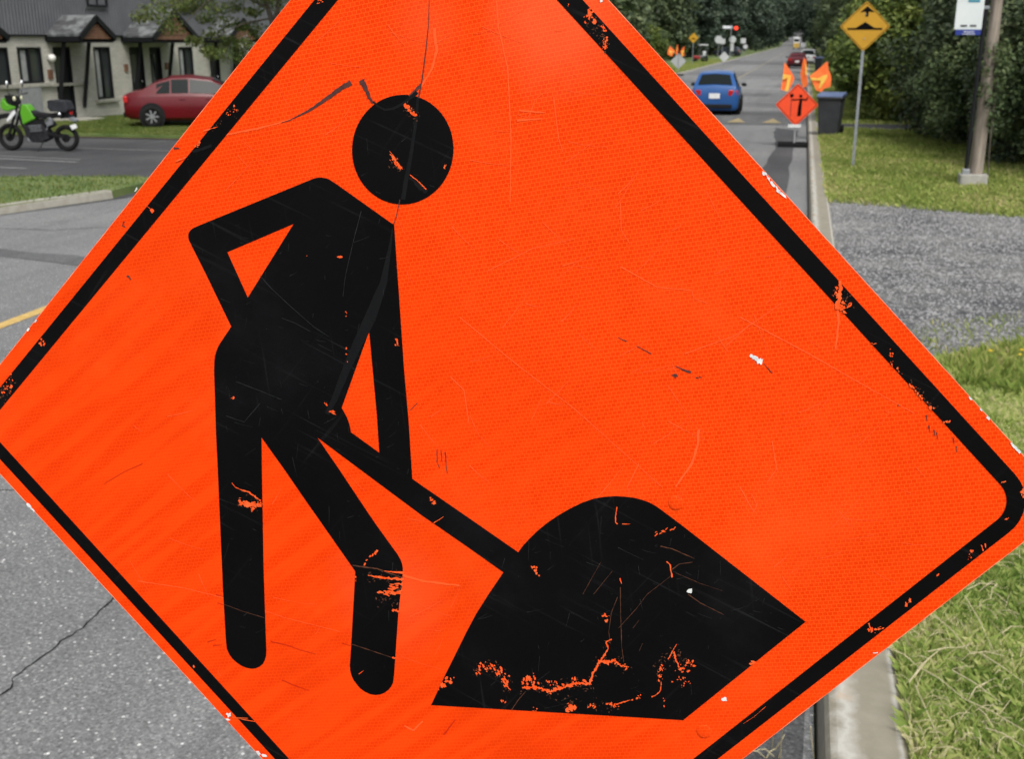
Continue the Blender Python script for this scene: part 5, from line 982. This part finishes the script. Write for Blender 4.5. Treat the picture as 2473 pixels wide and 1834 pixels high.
q = G(1967, 170, .115); wheelie((q.x + .3, q.y, .115), R(-10), 'distant black bin with blue lid next to the far red car')
q = G(1783, 135, .07); r_ = wheelie((q.x, q.y, .07), R(30), 'distant bin with blue lid on the left near the junction')

# ------------------------------------------------------------------ utility pole and bus stop
q = G(2347, 447, .115)
POLEW = noisy('weathered_pole_wood', (0.17, 0.14, 0.112), (0.33, 0.285, 0.235), 3, 0.9, 0.5, 40, dist=0.01)
mpn = N(POLEW, 'ShaderNodeMapping'); tcp = N(POLEW, 'ShaderNodeTexCoord'); mpn.inputs['Scale'].default_value = (9, 9, .5); L(POLEW, tcp.outputs['Object'], mpn.inputs[0])
for nd in POLEW.node_tree.nodes:
    if nd.bl_idname == 'ShaderNodeTexNoise': L(POLEW, mpn.outputs[0], nd.inputs['Vector'])
up_ = empty('utility_pole', (q.x + .05, q.y + .1, .115), 0, 'grey weathered wooden utility pole rising beside the bus stop sign', 'utility pole')
MB().tube([(0, 0, -.1), (.01, 0, 1.4), (.02, 0, 3), (.05, .02, 9.5)], [.122, .106, .09, .08], 18).build('pole_shaft', POLEW, up_, smooth=True)
MB().box((0.05, 0, 8.6), (2.2, .1, .12)).build('cross_arm', POLEW, up_)
for x_ in (-.9, -.3, .4, 1.0): MB().lathe([(.0, .0), (.05, .0), (.06, .08), (.03, .12), (.045, .17), (0, .2)], (x_, 0, 8.66), 10).build('insulator', GREY, up_, smooth=True)
bp_ = empty('bus_stop', (q.x - .13, q.y - .05, .115), 0, 'white and blue bus stop panel on a thin black post', 'bus stop')
MB().prism(fillet([(-.10, -.17), (.35, -.17), (.35, .2), (-.10, .2)], .05, 4), -.1, .19, 'z').build('concrete_base', noisy('base_concrete', (0.30, 0.29, 0.26), (0.38, 0.37, 0.33), 8, 0.9), bp_, bevel=.015)
MB().box((0, 0, .23), (.12, .12, .10)).build('post_socket', STEEL, bp_, bevel=.01); MB().tube([(0, 0, .2), (0.03, 0, 4.4)], .035, 10).build('post', DARKF, bp_, smooth=True)
yb = q.y - .05; z0 = AY(2340, 71, yb).z - .115; z1 = z0 + .75; zbl = AY(2340, 84, yb).z - .115; x0 = AY(2303, 70, yb).x - (q.x - .13); x1 = AY(2369, 70, yb).x - (q.x - .13)
BW = noisy('bus_panel_white', (0.66, 0.70, 0.70), (0.60, 0.65, 0.65), 3, 0.45); BB = noisy('bus_panel_blue', (0.012, 0.03, 0.22), (0.016, 0.04, 0.26), 4, 0.45)
MB().box(((x0 + x1) / 2, -.05, (z0 + z1) / 2), (x1 - x0, .03, z1 - z0)).build('info_panel', BW, bp_, bevel=.006); MB().box(((x0 + x1) / 2 + .01, -.052, (z0 + zbl) / 2 - .001), (x1 - x0 - .03, .03, z0 - zbl)).build('blue_band', BB, bp_, bevel=.004)
kx = (x1 - x0); xa = x0
MB().box((xa + kx * .62, -.068, z0 + .48), (kx * .42, .006, .10)).build('logo_block', noisy('teal_logo', (0.02, 0.16, 0.33), (0.05, 0.30, 0.36), 3, 0.4), bp_)
for i in range(4): MB().box((xa + kx * (.50 + .08 * i), -.0725, z0 + .485), (kx * .05, .003, .03)).build('logo_stroke', WHITE, bp_)
for cx_ in (.34, .68): MB().box((xa + kx * cx_, -.067, z0 + .06), (kx * .24, .004, .026)).build('route_text', INK, bp_)
for i in range(2): MB().box((xa + kx * .55, -.069, z0 - .035 - .035 * i), (kx * (.4 + .06 * i), .004, .010)).build('band_text', WHITE, bp_)
MB().box((x1 + .03, -.03, z0 + .35), (.12, .03, .05)).build('panel_bracket', STEEL, bp_)
# ------------------------------------------------------------------ vegetation
def quads_mesh(name, Vn, m):
    """Vn: (n, 4, 3) array of quads"""
    n = len(Vn); me = bpy.data.meshes.new(name); me.vertices.add(n * 4); me.vertices.foreach_set('co', Vn.reshape(-1).astype(np.float32))
    me.loops.add(n * 4); me.loops.foreach_set('vertex_index', np.arange(n * 4, dtype=np.int32)); me.polygons.add(n)
    me.polygons.foreach_set('loop_start', np.arange(0, n * 4, 4, dtype=np.int32)); me.polygons.foreach_set('loop_total', np.full(n, 4, np.int32))
    me.materials.append(m); me.update(calc_edges=True); return me
def leaves(rng, centers, radii, per, size, flat=0.5, droop=0.0):
    C = np.repeat(centers, per, 0); Rr = np.repeat(radii, per, 0); n = len(C)
    d = rng.normal(size=(n, 3)); d /= np.linalg.norm(d, axis=1, keepdims=True); r = rng.random((n, 1)) ** 0.45
    p = C + d * r * Rr; p[:, 2] -= droop * rng.random(n)
    nrm = rng.normal(size=(n, 3)) * (1 - flat) + np.array([0, 0, flat * 1.4]) + d * .4; nrm /= np.linalg.norm(nrm, axis=1, keepdims=True)
    a = np.cross(nrm, rng.normal(size=(n, 3))); a /= np.linalg.norm(a, axis=1, keepdims=True); b = np.cross(nrm, a)
    s = size * (.6 + .8 * rng.random((n, 1))); a = a * s; b = b * s * .55
    return np.stack([p - a, p + b + nrm * s * .12, p + a, p - b + nrm * s * .12], 1)
def crown_mesh(name, m, seed, rad, zc, rz, clumps, per, size, crad=(.5, .9), low=-1.0):
    rng = np.random.default_rng(seed); d = rng.normal(size=(clumps, 3)); d /= np.linalg.norm(d, axis=1, keepdims=True)
    d[:, 2] = np.maximum(d[:, 2], low); r = (.35 + .65 * rng.random((clumps, 1)) ** .5) * (1 + .18 * np.sin(5 * d[:, :1] + seed))
    c = d * r * np.array([rad, rad, rz]) + np.array([0, 0, zc]); cr = rng.uniform(*crad, (clumps, 1)) * np.array([1, 1, .7])
    return quads_mesh(name, leaves(rng, c, cr, per, size), m)
def limb_mesh(name, seed, h, r0, spread, zs, n=7):
    rnd = random.Random(seed); mb = MB(); mb.tube([(0, 0, -.3), (rnd.uniform(-.1, .1), rnd.uniform(-.1, .1), h * .4), (rnd.uniform(-.3, .3), rnd.uniform(-.3, .3), h)], [r0, r0 * .75, r0 * .25], 10)
    for i in range(n):
        a = 2 * math.pi * i / n + rnd.random(); z = zs + (h - zs) * rnd.uniform(0, .75); l = spread * rnd.uniform(.5, .95)
        mb.tube([(0, 0, z), (l * .45 * math.cos(a), l * .45 * math.sin(a), z + l * .35), (l * math.cos(a), l * math.sin(a), z + l * rnd.uniform(.3, .6))], [r0 * .4, r0 * .22, r0 * .05], 6)
    return mb.mesh(name, BARK, True)
F_DARK = foliage_mat('dark_foliage', (0.030, 0.048, 0.024), (0.080, 0.115, 0.052), (0.15, 0.18, 0.08), .9)
F_MID = foliage_mat('mid_foliage', (0.036, 0.062, 0.026), (0.095, 0.14, 0.055), (0.17, 0.21, 0.085), 1.1)
F_LITE = foliage_mat('light_foliage', (0.055, 0.095, 0.018), (0.12, 0.17, 0.034), (0.20, 0.235, 0.05), 1.2)
F_MAPLE = foliage_mat('maple_foliage', (0.055, 0.085, 0.02), (0.11, 0.15, 0.035), (0.18, 0.20, 0.06), 1.4, .4)
F_BLUE = foliage_mat('far_foliage', (0.028, 0.046, 0.032), (0.056, 0.085, 0.055), (0.09, 0.12, 0.075), .25)
CR = {
 'thickA': crown_mesh('crown', F_DARK, 1, 3.4, 4.4, 4.6, 190, 150, .11, (.55, 1.05)),
 'thickB': crown_mesh('crown', F_MID, 2, 3.0, 3.9, 4.1, 170, 150, .10, (.5, 1.0)),
 'bushA': crown_mesh('foliage', F_MID, 3, 1.7, 1.35, 1.5, 90, 330, .052, (.35, .6)),
 'bushB': crown_mesh('foliage', F_LITE, 4, 1.5, 1.5, 1.7, 80, 170, .08, (.35, .65)),
 'bushC': crown_mesh('foliage', F_DARK, 9, 1.8, 1.5, 1.7, 90, 330, .054, (.4, .65)),
 'far': crown_mesh('crown', F_BLUE, 5, 4.6, 7.2, 7.2, 150, 80, .30, (.9, 1.8)),
 'farB': crown_mesh('crown', F_DARK, 6, 4.2, 6.6, 6.8, 150, 80, .26, (.8, 1.7)),
 'lite': crown_mesh('crown', F_LITE, 7, 3.0, 4.6, 2.9, 120, 120, .11, (.5, .95), -.5),
}
LM = {'t': limb_mesh('trunk', 1, 8, .2, 3.2, 1.5), 'b': limb_mesh('stems', 2, 2.2, .05, 1.2, .2, 6), 'f': limb_mesh('trunk', 3, 12, .3, 4, 3)}
def tree(name, kind, limb, x, y, z, sc, rz, label, group=None, cat='tree', sz=None):
    r_ = empty(name, (x, y, z), rz, label, cat, group); r_.scale = (sc, sc, sz or sc)
    link('crown' if cat == 'tree' else 'foliage', CR[kind], r_); link('trunk' if cat == 'tree' else 'stems', LM[limb], r_)
    return r_
rnd = random.Random(11)
zz = .115
# right: hedge bushes behind the pole and the bump sign
hb = [(4.1, 30.2, 1.0, 'bushC', 'dark shrub at the left end of the right hedge, behind the bump sign'), (4.6, 27.6, 1.0, 'bushA', 'leafy shrub in the right hedge just behind the amber sign post'), (5.0, 25.2, 1.05, 'bushC', 'dark shrub between the amber sign post and the utility pole'), (5.4, 23.4, 1.0, 'bushA', 'low leafy shrub right behind the utility pole'), (6.4, 22.0, 1.05, 'bushC', 'shrub at the right frame edge beside the utility pole'), (6.6, 24.6, 1.35, 'bushA', 'taller shrub deep in the hedge behind the bus stop'), (7.4, 20.6, 1.0, 'bushC', 'shrub just past the right frame edge near the gravel'), (2.7, 37.0, 1.1, 'bushB', 'bright yellow-green bush behind the black bin'), (3.9, 42, 1.35, 'bushB', 'pale green bush behind the flagger sign flags'), (5.6, 32.5, 1.3, 'bushA', 'shrub behind the side path near the bin'), (5.2, 28.6, 1.5, 'bushC', 'large dark shrub rising behind the amber diamond')]
for i, (x, y, s, k, lb) in enumerate(hb): tree('hedge_shrub', k, 'b', x, y, zz, s, rnd.uniform(0, 6), lb, 'shrubs of the right hedge', 'shrub')
rt = [(7.6, 27.5, .95, 'thickA', 'dense dark tree right behind the utility pole'), (6.6, 32.0, .95, 'thickB', 'dense tree behind the amber bump sign'), (5.6, 38.0, .9, 'thickA', 'dark tree overhanging the black bin'), (8.6, 23.6, .9, 'thickB', 'dense tree at the right edge of the frame'), (5.2, 46, 1.0, 'thickA', 'second dark tree along the right kerb past the bin'), (4.6, 54, 1.0, 'thickB', 'third tree along the right kerb'), (5.0, 64, 1.1, 'thickA', 'fourth dark tree along the right kerb'), (4.8, 76, 1.15, 'thickB', 'fifth tree along the right kerb'), (5.2, 92, 1.2, 'thickA', 'tree right of the far red car'), (5.0, 110, 1.3, 'thickB', 'tree beside the distant bin'), (3.9, 43.5, .75, 'lite', 'small bright maple overhanging the right kerb'), (6.1, 22.6, .62, 'lite', 'bright leafy sapling at the top right beside the utility pole')]
for i, (x, y, s, k, lb) in enumerate(rt): tree('roadside_tree', k, 't', x, y, zz, s, rnd.uniform(0, 6), lb, 'trees along the right kerb')
# far right and far left woods
fr_ = []
for i in range(15): fr_.append((5.6 + (i % 3) * 3.0 + rnd.uniform(-.8, .8), 128 + i * 22 + rnd.uniform(-4, 4), 1.0 + .02 * i))
for i, (x, y, s) in enumerate(fr_): tree('woodland_tree', 'far' if i > 3 else 'farB', 'f', x, y, zz + rise(y), s, rnd.uniform(0, 6), 'deep green tree in the distant wood right of the road', 'distant trees right of the road')
fl_ = []
for row in range(4):
    for i in range(11):
        fl_.append((-19.0 - row * 6.5 - (i % 2) * 2 + rnd.uniform(-1, 1) + min(4, max(0, i - 4)) * .7, 96 + i * 13 + row * 5 + rnd.uniform(-3, 3), .95 + rnd.uniform(-.1, .25)))
for i in range(12): fl_.append((-14.0 - (i % 2) * 5, 240 + i * 20 + rnd.uniform(-4, 4), 1.1 + .02 * i))
def seen(x, y): d_ = Vector((x, y)); F_ = d_.y * cP - d_.x * sP; return CX + (d_.x * cP + d_.y * sP) / F_ * FPX / cT > 900
fl_ = [t for t in fl_ if seen(t[0], t[1])]
for i, (x, y, s) in enumerate(fl_): tree('woodland_tree', 'farB' if y < 150 else 'far', 'f', x, y, .07 + rise(y), s, rnd.uniform(0, 6), 'dark tree in the wood left of the road past the houses', 'trees of the left wood')
for i in range(10):
    y = 470 + i * 60
    for sd_ in (-1, 1):
        tree('woodland_tree', 'far', 'f', (-4.4 + sd_ * (9.5 + i * .3) + rnd.uniform(-1, 1)), y + rnd.uniform(-15, 15), rise(y) - .1, 1.7 + .08 * i, rnd.uniform(0, 6), 'hazy tree on the far hill where the road climbs', 'trees on the far hill')
for x, y, s in ((-2, 900, 3.4), (-10, 920, 3.2), (6, 930, 3.3), (0.5, 1010, 4.2), (-8, 1020, 4.0)): tree('woodland_tree', 'far', 'f', x, y + 150, rise(y + 150) - .1, s, rnd.uniform(0, 6), 'hazy tree closing the view at the top of the far hill', 'trees at the end of the road')
# understorey along the left wood
for i in range(16):
    x, y = -16.5 - rnd.uniform(0, 3) + max(0, i - 6) * .25, 104 + i * 7.5; tree('understorey_bush', ['bushC', 'bushA', 'bushB'][i % 3 if i % 5 else 2], 'b', x if i % 4 else x + .2, y + 30, .07, 1.3 + rnd.uniform(-.2, .5), rnd.uniform(0, 6), 'low bush at the front edge of the left wood', 'bushes along the left wood', 'shrub')
# creeper on the utility pole
rng = np.random.default_rng(31); q = G(2347, 447, .115); vn = empty('climbing_vine', (q.x + .05, q.y + .1, .115), 0, 'leafy creeper clinging to the middle of the utility pole', 'vine')
vc = np.array([[.16 + rng.normal() * .07, -.06 + rng.normal() * .08, 1.0 + 1.35 * rng.random() ** .8] for _ in range(46)]); vc[:12, 0] -= .18
link('foliage', quads_mesh('foliage', leaves(rng, vc, np.full((46, 3), .11), 26, .034), F_MID), vn); MB().tube([(.2, -.05, 0), (.15, -.14, .8), (.13, -.12, 2.3)], [.014, .012, .005], 6).build('stems', BARK, vn)
# maple before the townhouses
mt = empty('maple_tree', (-14.2, 33.0, .07), 0, 'light green maple whose branches hang before the townhouses', 'tree')
rng = np.random.default_rng(21); cl = []
ctr = [(395, 40), (360, 22), (420, 60), (455, 15), (500, 40), (520, 85), (505, 120), (545, 60), (470, 95), (560, 100), (585, 60), (610, 30), (530, 20), (350, 45), (435, 5), (590, 110), (500, 5), (640, 10), (570, 10), (520, 132), (555, 130), (470, 20), (400, 8), (620, 75)]
for px, py in ctr:
    y_ = 33.0 + rng.uniform(-2.2, 1.4); a = AY(px + rng.uniform(-8, 8), py + rng.uniform(-6, 6), y_); cl.append((a.x + 14.2, a.y - 33.0, a.z - .07))
for _ in range(170):
    q = rng.normal(size=3); q /= np.linalg.norm(q); q *= .45 + .6 * rng.random(); cl.append((q[0] * 3.3 - .6, q[1] * 3.0, 5.7 + q[2] * 2.2))
cl = np.array(cl); cr = np.full((len(cl), 1), .42) * np.array([1, 1, .55]) * rng.uniform(.7, 1.3, (len(cl), 1)); cr[24:] *= 1.5
link('crown', quads_mesh('crown', leaves(rng, cl, cr, 210, .048, .35), F_MAPLE), mt)
mb = MB(); q0 = AY(662, 60, 33.0); fx, fz = q0.x + 14.2, q0.z - .07
mb.tube([(fx + .05, 0, -.2), (fx, 0, fz * .6), (fx, 0, fz)], [.24, .17, .15], 12)
for a_, b_, r_ in (((fx, 0, fz - .1), (fx - .45, .1, fz + 1.1), .10), ((fx, 0, fz - .1), (fx + .4, 0, fz + 1.2), .10), ((fx - .2, .05, fz + .5), (fx - 1.6, -.3, fz + 1.0), .05), ((fx - .5, 0, fz + .9), (fx - 2.9, -.6, fz + .9), .05), ((fx - 1.4, -.3, fz + .95), (fx - 2.4, -1, fz + .1), .03), ((fx - .1, 0, fz + .2), (fx - 1.5, -.9, fz - .35), .03), ((fx - .45, .1, fz + 1.1), (fx - 1, .3, fz + 3.2), .07), ((fx + .4, 0, fz + 1.2), (fx + 1, .2, fz + 3.0), .07), ((fx - 1.6, -.3, fz + 1.0), (fx - 3.4, -.6, fz + .45), .025)):
    m_ = tuple((p + q) / 2 + d for p, q, d in zip(a_, b_, (0, 0, .12))); mb.tube([a_, m_, b_], [r_, r_ * .75, r_ * .35], 8)
mb.build('trunk', BARK, mt, smooth=True)
# white blossom on a small ornamental shrub
q = AY(600, 108, 34.5); ws = empty('flowering_shrub', (q.x + .1, 34.5, .07), 0, 'slender shrub with white blossom beside the maple', 'shrub')
rng = np.random.default_rng(5); c0 = np.array([[rng.normal() * .22 - .05, rng.normal() * .22, q.z - .15 + rng.normal() * .42] for _ in range(14)])
link('blossom', quads_mesh('blossom', leaves(rng, c0, np.full((14, 3), .10), 9, .045), mat('white_blossom', (0.7, 0.7, 0.66), 0.7)), ws)
link('foliage', quads_mesh('foliage', leaves(rng, c0 - np.array([0, 0, .35]), np.full((14, 3), .32), 60, .05), F_MAPLE), ws)
MB().tube([(0, 0, -.1), (-.05, 0, 1.2), (0, .05, q.z)], [.04, .03, .01], 8).build('stems', BARK, ws)

# ------------------------------------------------------------------ grass
def grass_mat(name, a, b_, c, sc=1.2, patch=(0.34, 0.29, 0.13)):
    m = mat(name, b_, 0.6, spec=0.25); tc = N(m, 'ShaderNodeTexCoord'); n = N(m, 'ShaderNodeTexNoise', Scale=sc, Detail=4); L(m, tc.outputs['Object'], n.inputs['Vector']); g = N(m, 'ShaderNodeNewGeometry')
    s_ = math_(m, 'ADD', math_(m, 'MULTIPLY', n.outputs[0], .8), math_(m, 'MULTIPLY', g.outputs['Random Per Island'], .5))
    r = ramp(m, s_, [(.36, a), (.60, b_), (.80, c), (.94, patch)]); L(m, r.outputs[0], P(m).inputs['Base Color'])
    tr = N(m, 'ShaderNodeBsdfTranslucent'); L(m, r.outputs[0], tr.inputs[0]); mx = N(m, 'ShaderNodeMixShader'); mx.inputs[0].default_value = .3
    L(m, P(m).outputs[0], mx.inputs[1]); L(m, tr.outputs[0], mx.inputs[2]); L(m, mx.outputs[0], m.node_tree.nodes['Material Output'].inputs[0]); return m
GR = grass_mat('green_grass', (0.15, 0.24, 0.045), (0.36, 0.46, 0.12), (0.54, 0.57, 0.21), 1.6, (0.68, 0.62, 0.36))
GR2 = grass_mat('verge_grass', (0.15, 0.22, 0.04), (0.26, 0.34, 0.075), (0.40, 0.43, 0.125), .8, (0.52, 0.45, 0.22))
GRL = grass_mat('lawn_grass', (0.075, 0.12, 0.022), (0.12, 0.17, 0.035), (0.17, 0.21, 0.055), .8, (0.24, 0.23, 0.085))
def inpoly(x, y, poly):
    c = np.zeros(len(x), bool)
    for (x1, y1), (x2, y2) in zip(poly, poly[1:] + poly[:1]):
        if y1 == y2: continue
        c ^= ((y1 > y) != (y2 > y)) & (x < (x2 - x1) * (y - y1) / (y2 - y1) + x1)
    return c
def grass(name, poly, n, z, hgt, wid, m, seed, label, lean=.5, avoid=None, clump=0.0):
    rng = np.random.default_rng(seed); P_ = np.array(poly); lo, hi = P_.min(0), P_.max(0); X = []; 
    x = rng.uniform(lo[0], hi[0], n * 3); y = rng.uniform(lo[1], hi[1], n * 3); k = inpoly(x, y, poly)
    if avoid: k &= ~inpoly(x, y, avoid)
    x, y = x[k][:n], y[k][:n]; n = len(x)
    if clump: s_ = np.sin(x * 9 + 2 * np.sin(y * 5)) * np.sin(y * 8 + 2 * np.sin(x * 6)); h = hgt * (1 + clump * s_)
    else: h = np.full(n, hgt)
    h = h * rng.uniform(.45, 1.25, n); a = rng.uniform(0, 2 * np.pi, n); b_ = a + rng.uniform(1.0, 2.1, n); w_ = wid * rng.uniform(.6, 1.3, n); ln = lean * rng.uniform(0, 1.3, n)
    B = np.stack([x, y, np.full(n, z)], 1); D_ = np.stack([np.cos(a), np.sin(a), 0 * a], 1); S_ = np.stack([np.cos(b_), np.sin(b_), 0 * a], 1)
    M_ = B + D_ * (h * ln * .3)[:, None] + np.array([0, 0, 1]) * (h * .6)[:, None]; T = B + D_ * (h * ln)[:, None] + np.array([0, 0, 1]) * (h * (1 - .25 * ln))[:, None]
    q = np.stack([B - S_ * w_[:, None], B + S_ * w_[:, None], T, M_ - S_ * (w_ * .8)[:, None]], 1)
    o = link(name, quads_mesh(name, q, m)); tag(o, label, 'grass', kind='stuff'); return o
near = [(0.53, 2.6), (0.53, 8.3), (0.9, 8.6), (1.26, 8.95), (1.55, 9.05), (1.91, 9.5), (3.4, 10.4), (4.4, 10), (3.4, 6), (2.2, 2.6)]
grass('near_grass', near, 320000, .112, .078, .0014, GR, 1, 'near green grass along the kerb at lower right', .62, clump=.25)
grass('gravel_edge_grass', [(1.0, 8.2), (1.3, 8.9), (1.9, 9.45), (3.2, 10.3), (3.4, 9.2), (1.8, 7.8)], 9000, .112, .15, .0026, GR2, 2, 'taller seeding grass at the near edge of the gravel', .45)
verge = [(0.49, 18.35), (1.59, 18.0), (2.44, 17.5), (3.3, 17.2), (9, 16.3), (9, 22), (5, 24.5), (4, 31), (3.6, 33.1), (0.49, 33.1)]
grass('verge_grass', verge, 110000, .112, .085, .006, GR2, 3, 'mown yellow-green verge beyond the gravel driveway', .6, clump=.4)
grass('verge_grass', [(0.49, 35.5), (3.5, 35.7), (2.6, 90), (0.49, 90)], 30000, .112, .11, .014, GR2, 4, 'narrow grass verge under the right trees past the bin', .6)
grass('island_grass', isl, 26000, .118, .055, .008, GRL, 5, 'grass on the island between the road and the parking lot', .6)
grass('lawn_grass', [(-22.4, 27.25), (-10.8, 27.1), (-10.2, 30), (-10, 33), (-22.4, 34)], 60000, .068, .055, .010, GRL, 6, 'short front lawn around the red car', .6)
grass('lawn_grass', [(-9.4, 60), (-9.4, 160), (-12.6, 160), (-13.5, 60)], 30000, .068, .10, .022, GR2, 7, 'lawn strip under the far signs on the left', .6)
grass('gravel_weeds', [(0.5, 8.2), (1.1, 8.7), (1.8, 9.2), (3.2, 10.1), (4, 10.8), (2.4, 10.9), (1.3, 10.2), (0.5, 9.2)], 900, .117, .06, .003, GR2, 12, 'sparse weeds creeping onto the near edge of the gravel', .7)
grass('gravel_weeds', [(0.5, 18.6), (3.3, 17.4), (8, 16.6), (8, 15.9), (3.2, 16.8), (1.4, 17.5), (0.5, 17.8)], 5000, .117, .09, .006, GR2, 13, 'straggling grass on the far edge of the gravel', .7)
# dry straw lying over the kerb edge and grass
STRAW = noisy('dry_straw', (0.40, 0.34, 0.19), (0.52, 0.47, 0.30), 40, 0.8)
rnd = random.Random(77)
def stalk(px0, py0, px1, py1, z0, z1, r_, mb):
    up_z = .028 if z0 > .12 and z1 > .12 else 0; a, c = G(px0, py0, z0 + up_z), G(px1, py1, z1 + up_z); m_ = (a + c) / 2 + Vector((rnd.uniform(-.01, .01), rnd.uniform(-.01, .01), .012)); mb.tube([a, m_, c], [r_, r_ * .9, r_ * .5], 5)
sm = MB()
for p in ((2145, 1565, 2215, 1610, .17, .16), (2215, 1610, 2330, 1690, .16, .17), (2330, 1690, 2472, 1765, .17, .16), (2255, 1485, 2345, 1580, .18, .16), (2345, 1580, 2425, 1585, .16, .16), (2330, 1440, 2400, 1575, .17, .16), (2335, 1425, 2408, 1412, .17, .18), (2408, 1412, 2392, 1448, .18, .16), (2205, 1640, 2270, 1570, .15, .18), (2195, 1650, 2262, 1575, .15, .18), (2210, 1655, 2275, 1800, .16, .15), (2240, 1575, 2330, 1565, .17, .17), (2370, 1580, 2473, 1650, .17, .16), (2300, 1620, 2420, 1700, .17, .16), (2360, 1710, 2400, 1760, .16, .16), (2380, 1760, 2473, 1805, .16, .16), (2180, 1690, 2200, 1800, .13, .15), (2430, 1340, 2473, 1352, .18, .18), (2380, 1650, 2340, 1690, .16, .17), (2420, 1530, 2473, 1515, .18, .17)):
    stalk(*p, .0024, sm)
for _ in range(220):
    x, y = rnd.uniform(2190, 2473), rnd.uniform(1280, 1834); a = rnd.uniform(0, 6.3); l = rnd.uniform(15, 70); stalk(x, y, x + l * math.cos(a), y + l * .6 * math.sin(a), .15, .165, rnd.uniform(.0007, .0017), sm)
tag(sm.build('dry_straw', STRAW), 'dry straw stalks strewn on the near grass by the kerb', 'straw', kind='stuff')
sm = MB()
for p in ((1864, 1812, 1870, 1770, 0, .16), (1884, 1834, 1890, 1762, 0, .2), (1872, 1812, 1895, 1775, .02, .1), (1815, 1815, 1850, 1834, .06, 0), (1870, 1830, 1830, 1812, 0, .08), (1958, 1757, 1966, 1834, .15, 0), (1850, 1834, 1872, 1810, 0, .04), (1880, 1834, 1886, 1808, 0, .05)): stalk(*p, .0028, sm)
tag(sm.build('gutter_weed', STRAW), 'dry weed growing in the gutter below the sign', 'weed', kind='stuff')
# dandelions
DY = mat('dandelion_yellow', (0.75, 0.50, 0.02), 0.7)
for px, py, lb in ((2386, 862, 'single yellow dandelion at the edge of the gravel'), (2463, 860, 'upper of two yellow dandelions at the right frame edge'), (2458, 872, 'lower of two yellow dandelions at the right frame edge')):
    g = G(px, py + 26, .115); r_ = empty('dandelion', (g.x, g.y, .115), 0, lb, 'flower', 'dandelions by the gravel'); hgt = .13
    MB().tube([(0, 0, 0), (.01, 0, hgt * .6), (0, 0, hgt)], .003, 5).build('stem', GR, r_)
    b = MB()
    for k in range(22):
        a = 2 * math.pi * k / 22 * 2.4; t_ = .012 + .012 * (k / 22); b.add([(0, 0, hgt), (t_ * math.cos(a - .12), t_ * math.sin(a - .12), hgt + .006), (t_ * 1.25 * math.cos(a), t_ * 1.25 * math.sin(a), hgt + .002), (t_ * math.cos(a + .12), t_ * math.sin(a + .12), hgt + .006)], [(0, 1, 2, 3)])
    b.ball((0, 0, hgt + .004), .012, 8, (1, 1, .6)).build('flower_head', DY, r_, fixn=False)
# loose gravel stones on the driveway
STN = noisy('gravel_stone', (0.15, 0.15, 0.155), (0.27, 0.27, 0.27), 60, 0.95, c3=(0.29, 0.287, 0.28))
rng = np.random.default_rng(9); n = 26000; x = rng.uniform(.5, 5.5, n); y = rng.uniform(8.3, 18.2, n); k = inpoly(x, y, gp); x, y = x[k], y[k]; n = len(x); s = rng.uniform(.006, .016, n) * (1 + (rng.random(n) < .04) * 1.0)
base = np.array([(1, 0, 0), (0, 1, 0), (-1, 0, 0), (0, -1, 0), (0, 0, .8)]); ang = rng.uniform(0, 6.28, n)
bx = base[None, :, :] * s[:, None, None] * rng.uniform(.6, 1.3, (n, 5, 1)); ca, sa = np.cos(ang)[:, None], np.sin(ang)[:, None]
Vx = bx[:, :, 0] * ca - bx[:, :, 1] * sa + x[:, None]; Vy = bx[:, :, 0] * sa + bx[:, :, 1] * ca + y[:, None]; Vz = bx[:, :, 2] + .1195
V = np.stack([Vx, Vy, Vz], 2).reshape(-1, 3); me = bpy.data.meshes.new('loose_gravel'); nt_ = n * 4
idx = (np.array([(0, 1, 4), (1, 2, 4), (2, 3, 4), (3, 0, 4)])[None] + (np.arange(n) * 5)[:, None, None]).reshape(-1)
me.vertices.add(n * 5); me.vertices.foreach_set('co', V.reshape(-1).astype(np.float32)); me.loops.add(nt_ * 3); me.loops.foreach_set('vertex_index', idx.astype(np.int32)); me.polygons.add(nt_); me.polygons.foreach_set('loop_start', np.arange(0, nt_ * 3, 3, dtype=np.int32)); me.polygons.foreach_set('loop_total', np.full(nt_, 3, np.int32)); me.materials.append(STN); me.update(calc_edges=True)
tag(link('loose_gravel', me), 'loose grey stones on the gravel driveway', 'gravel', kind='stuff')
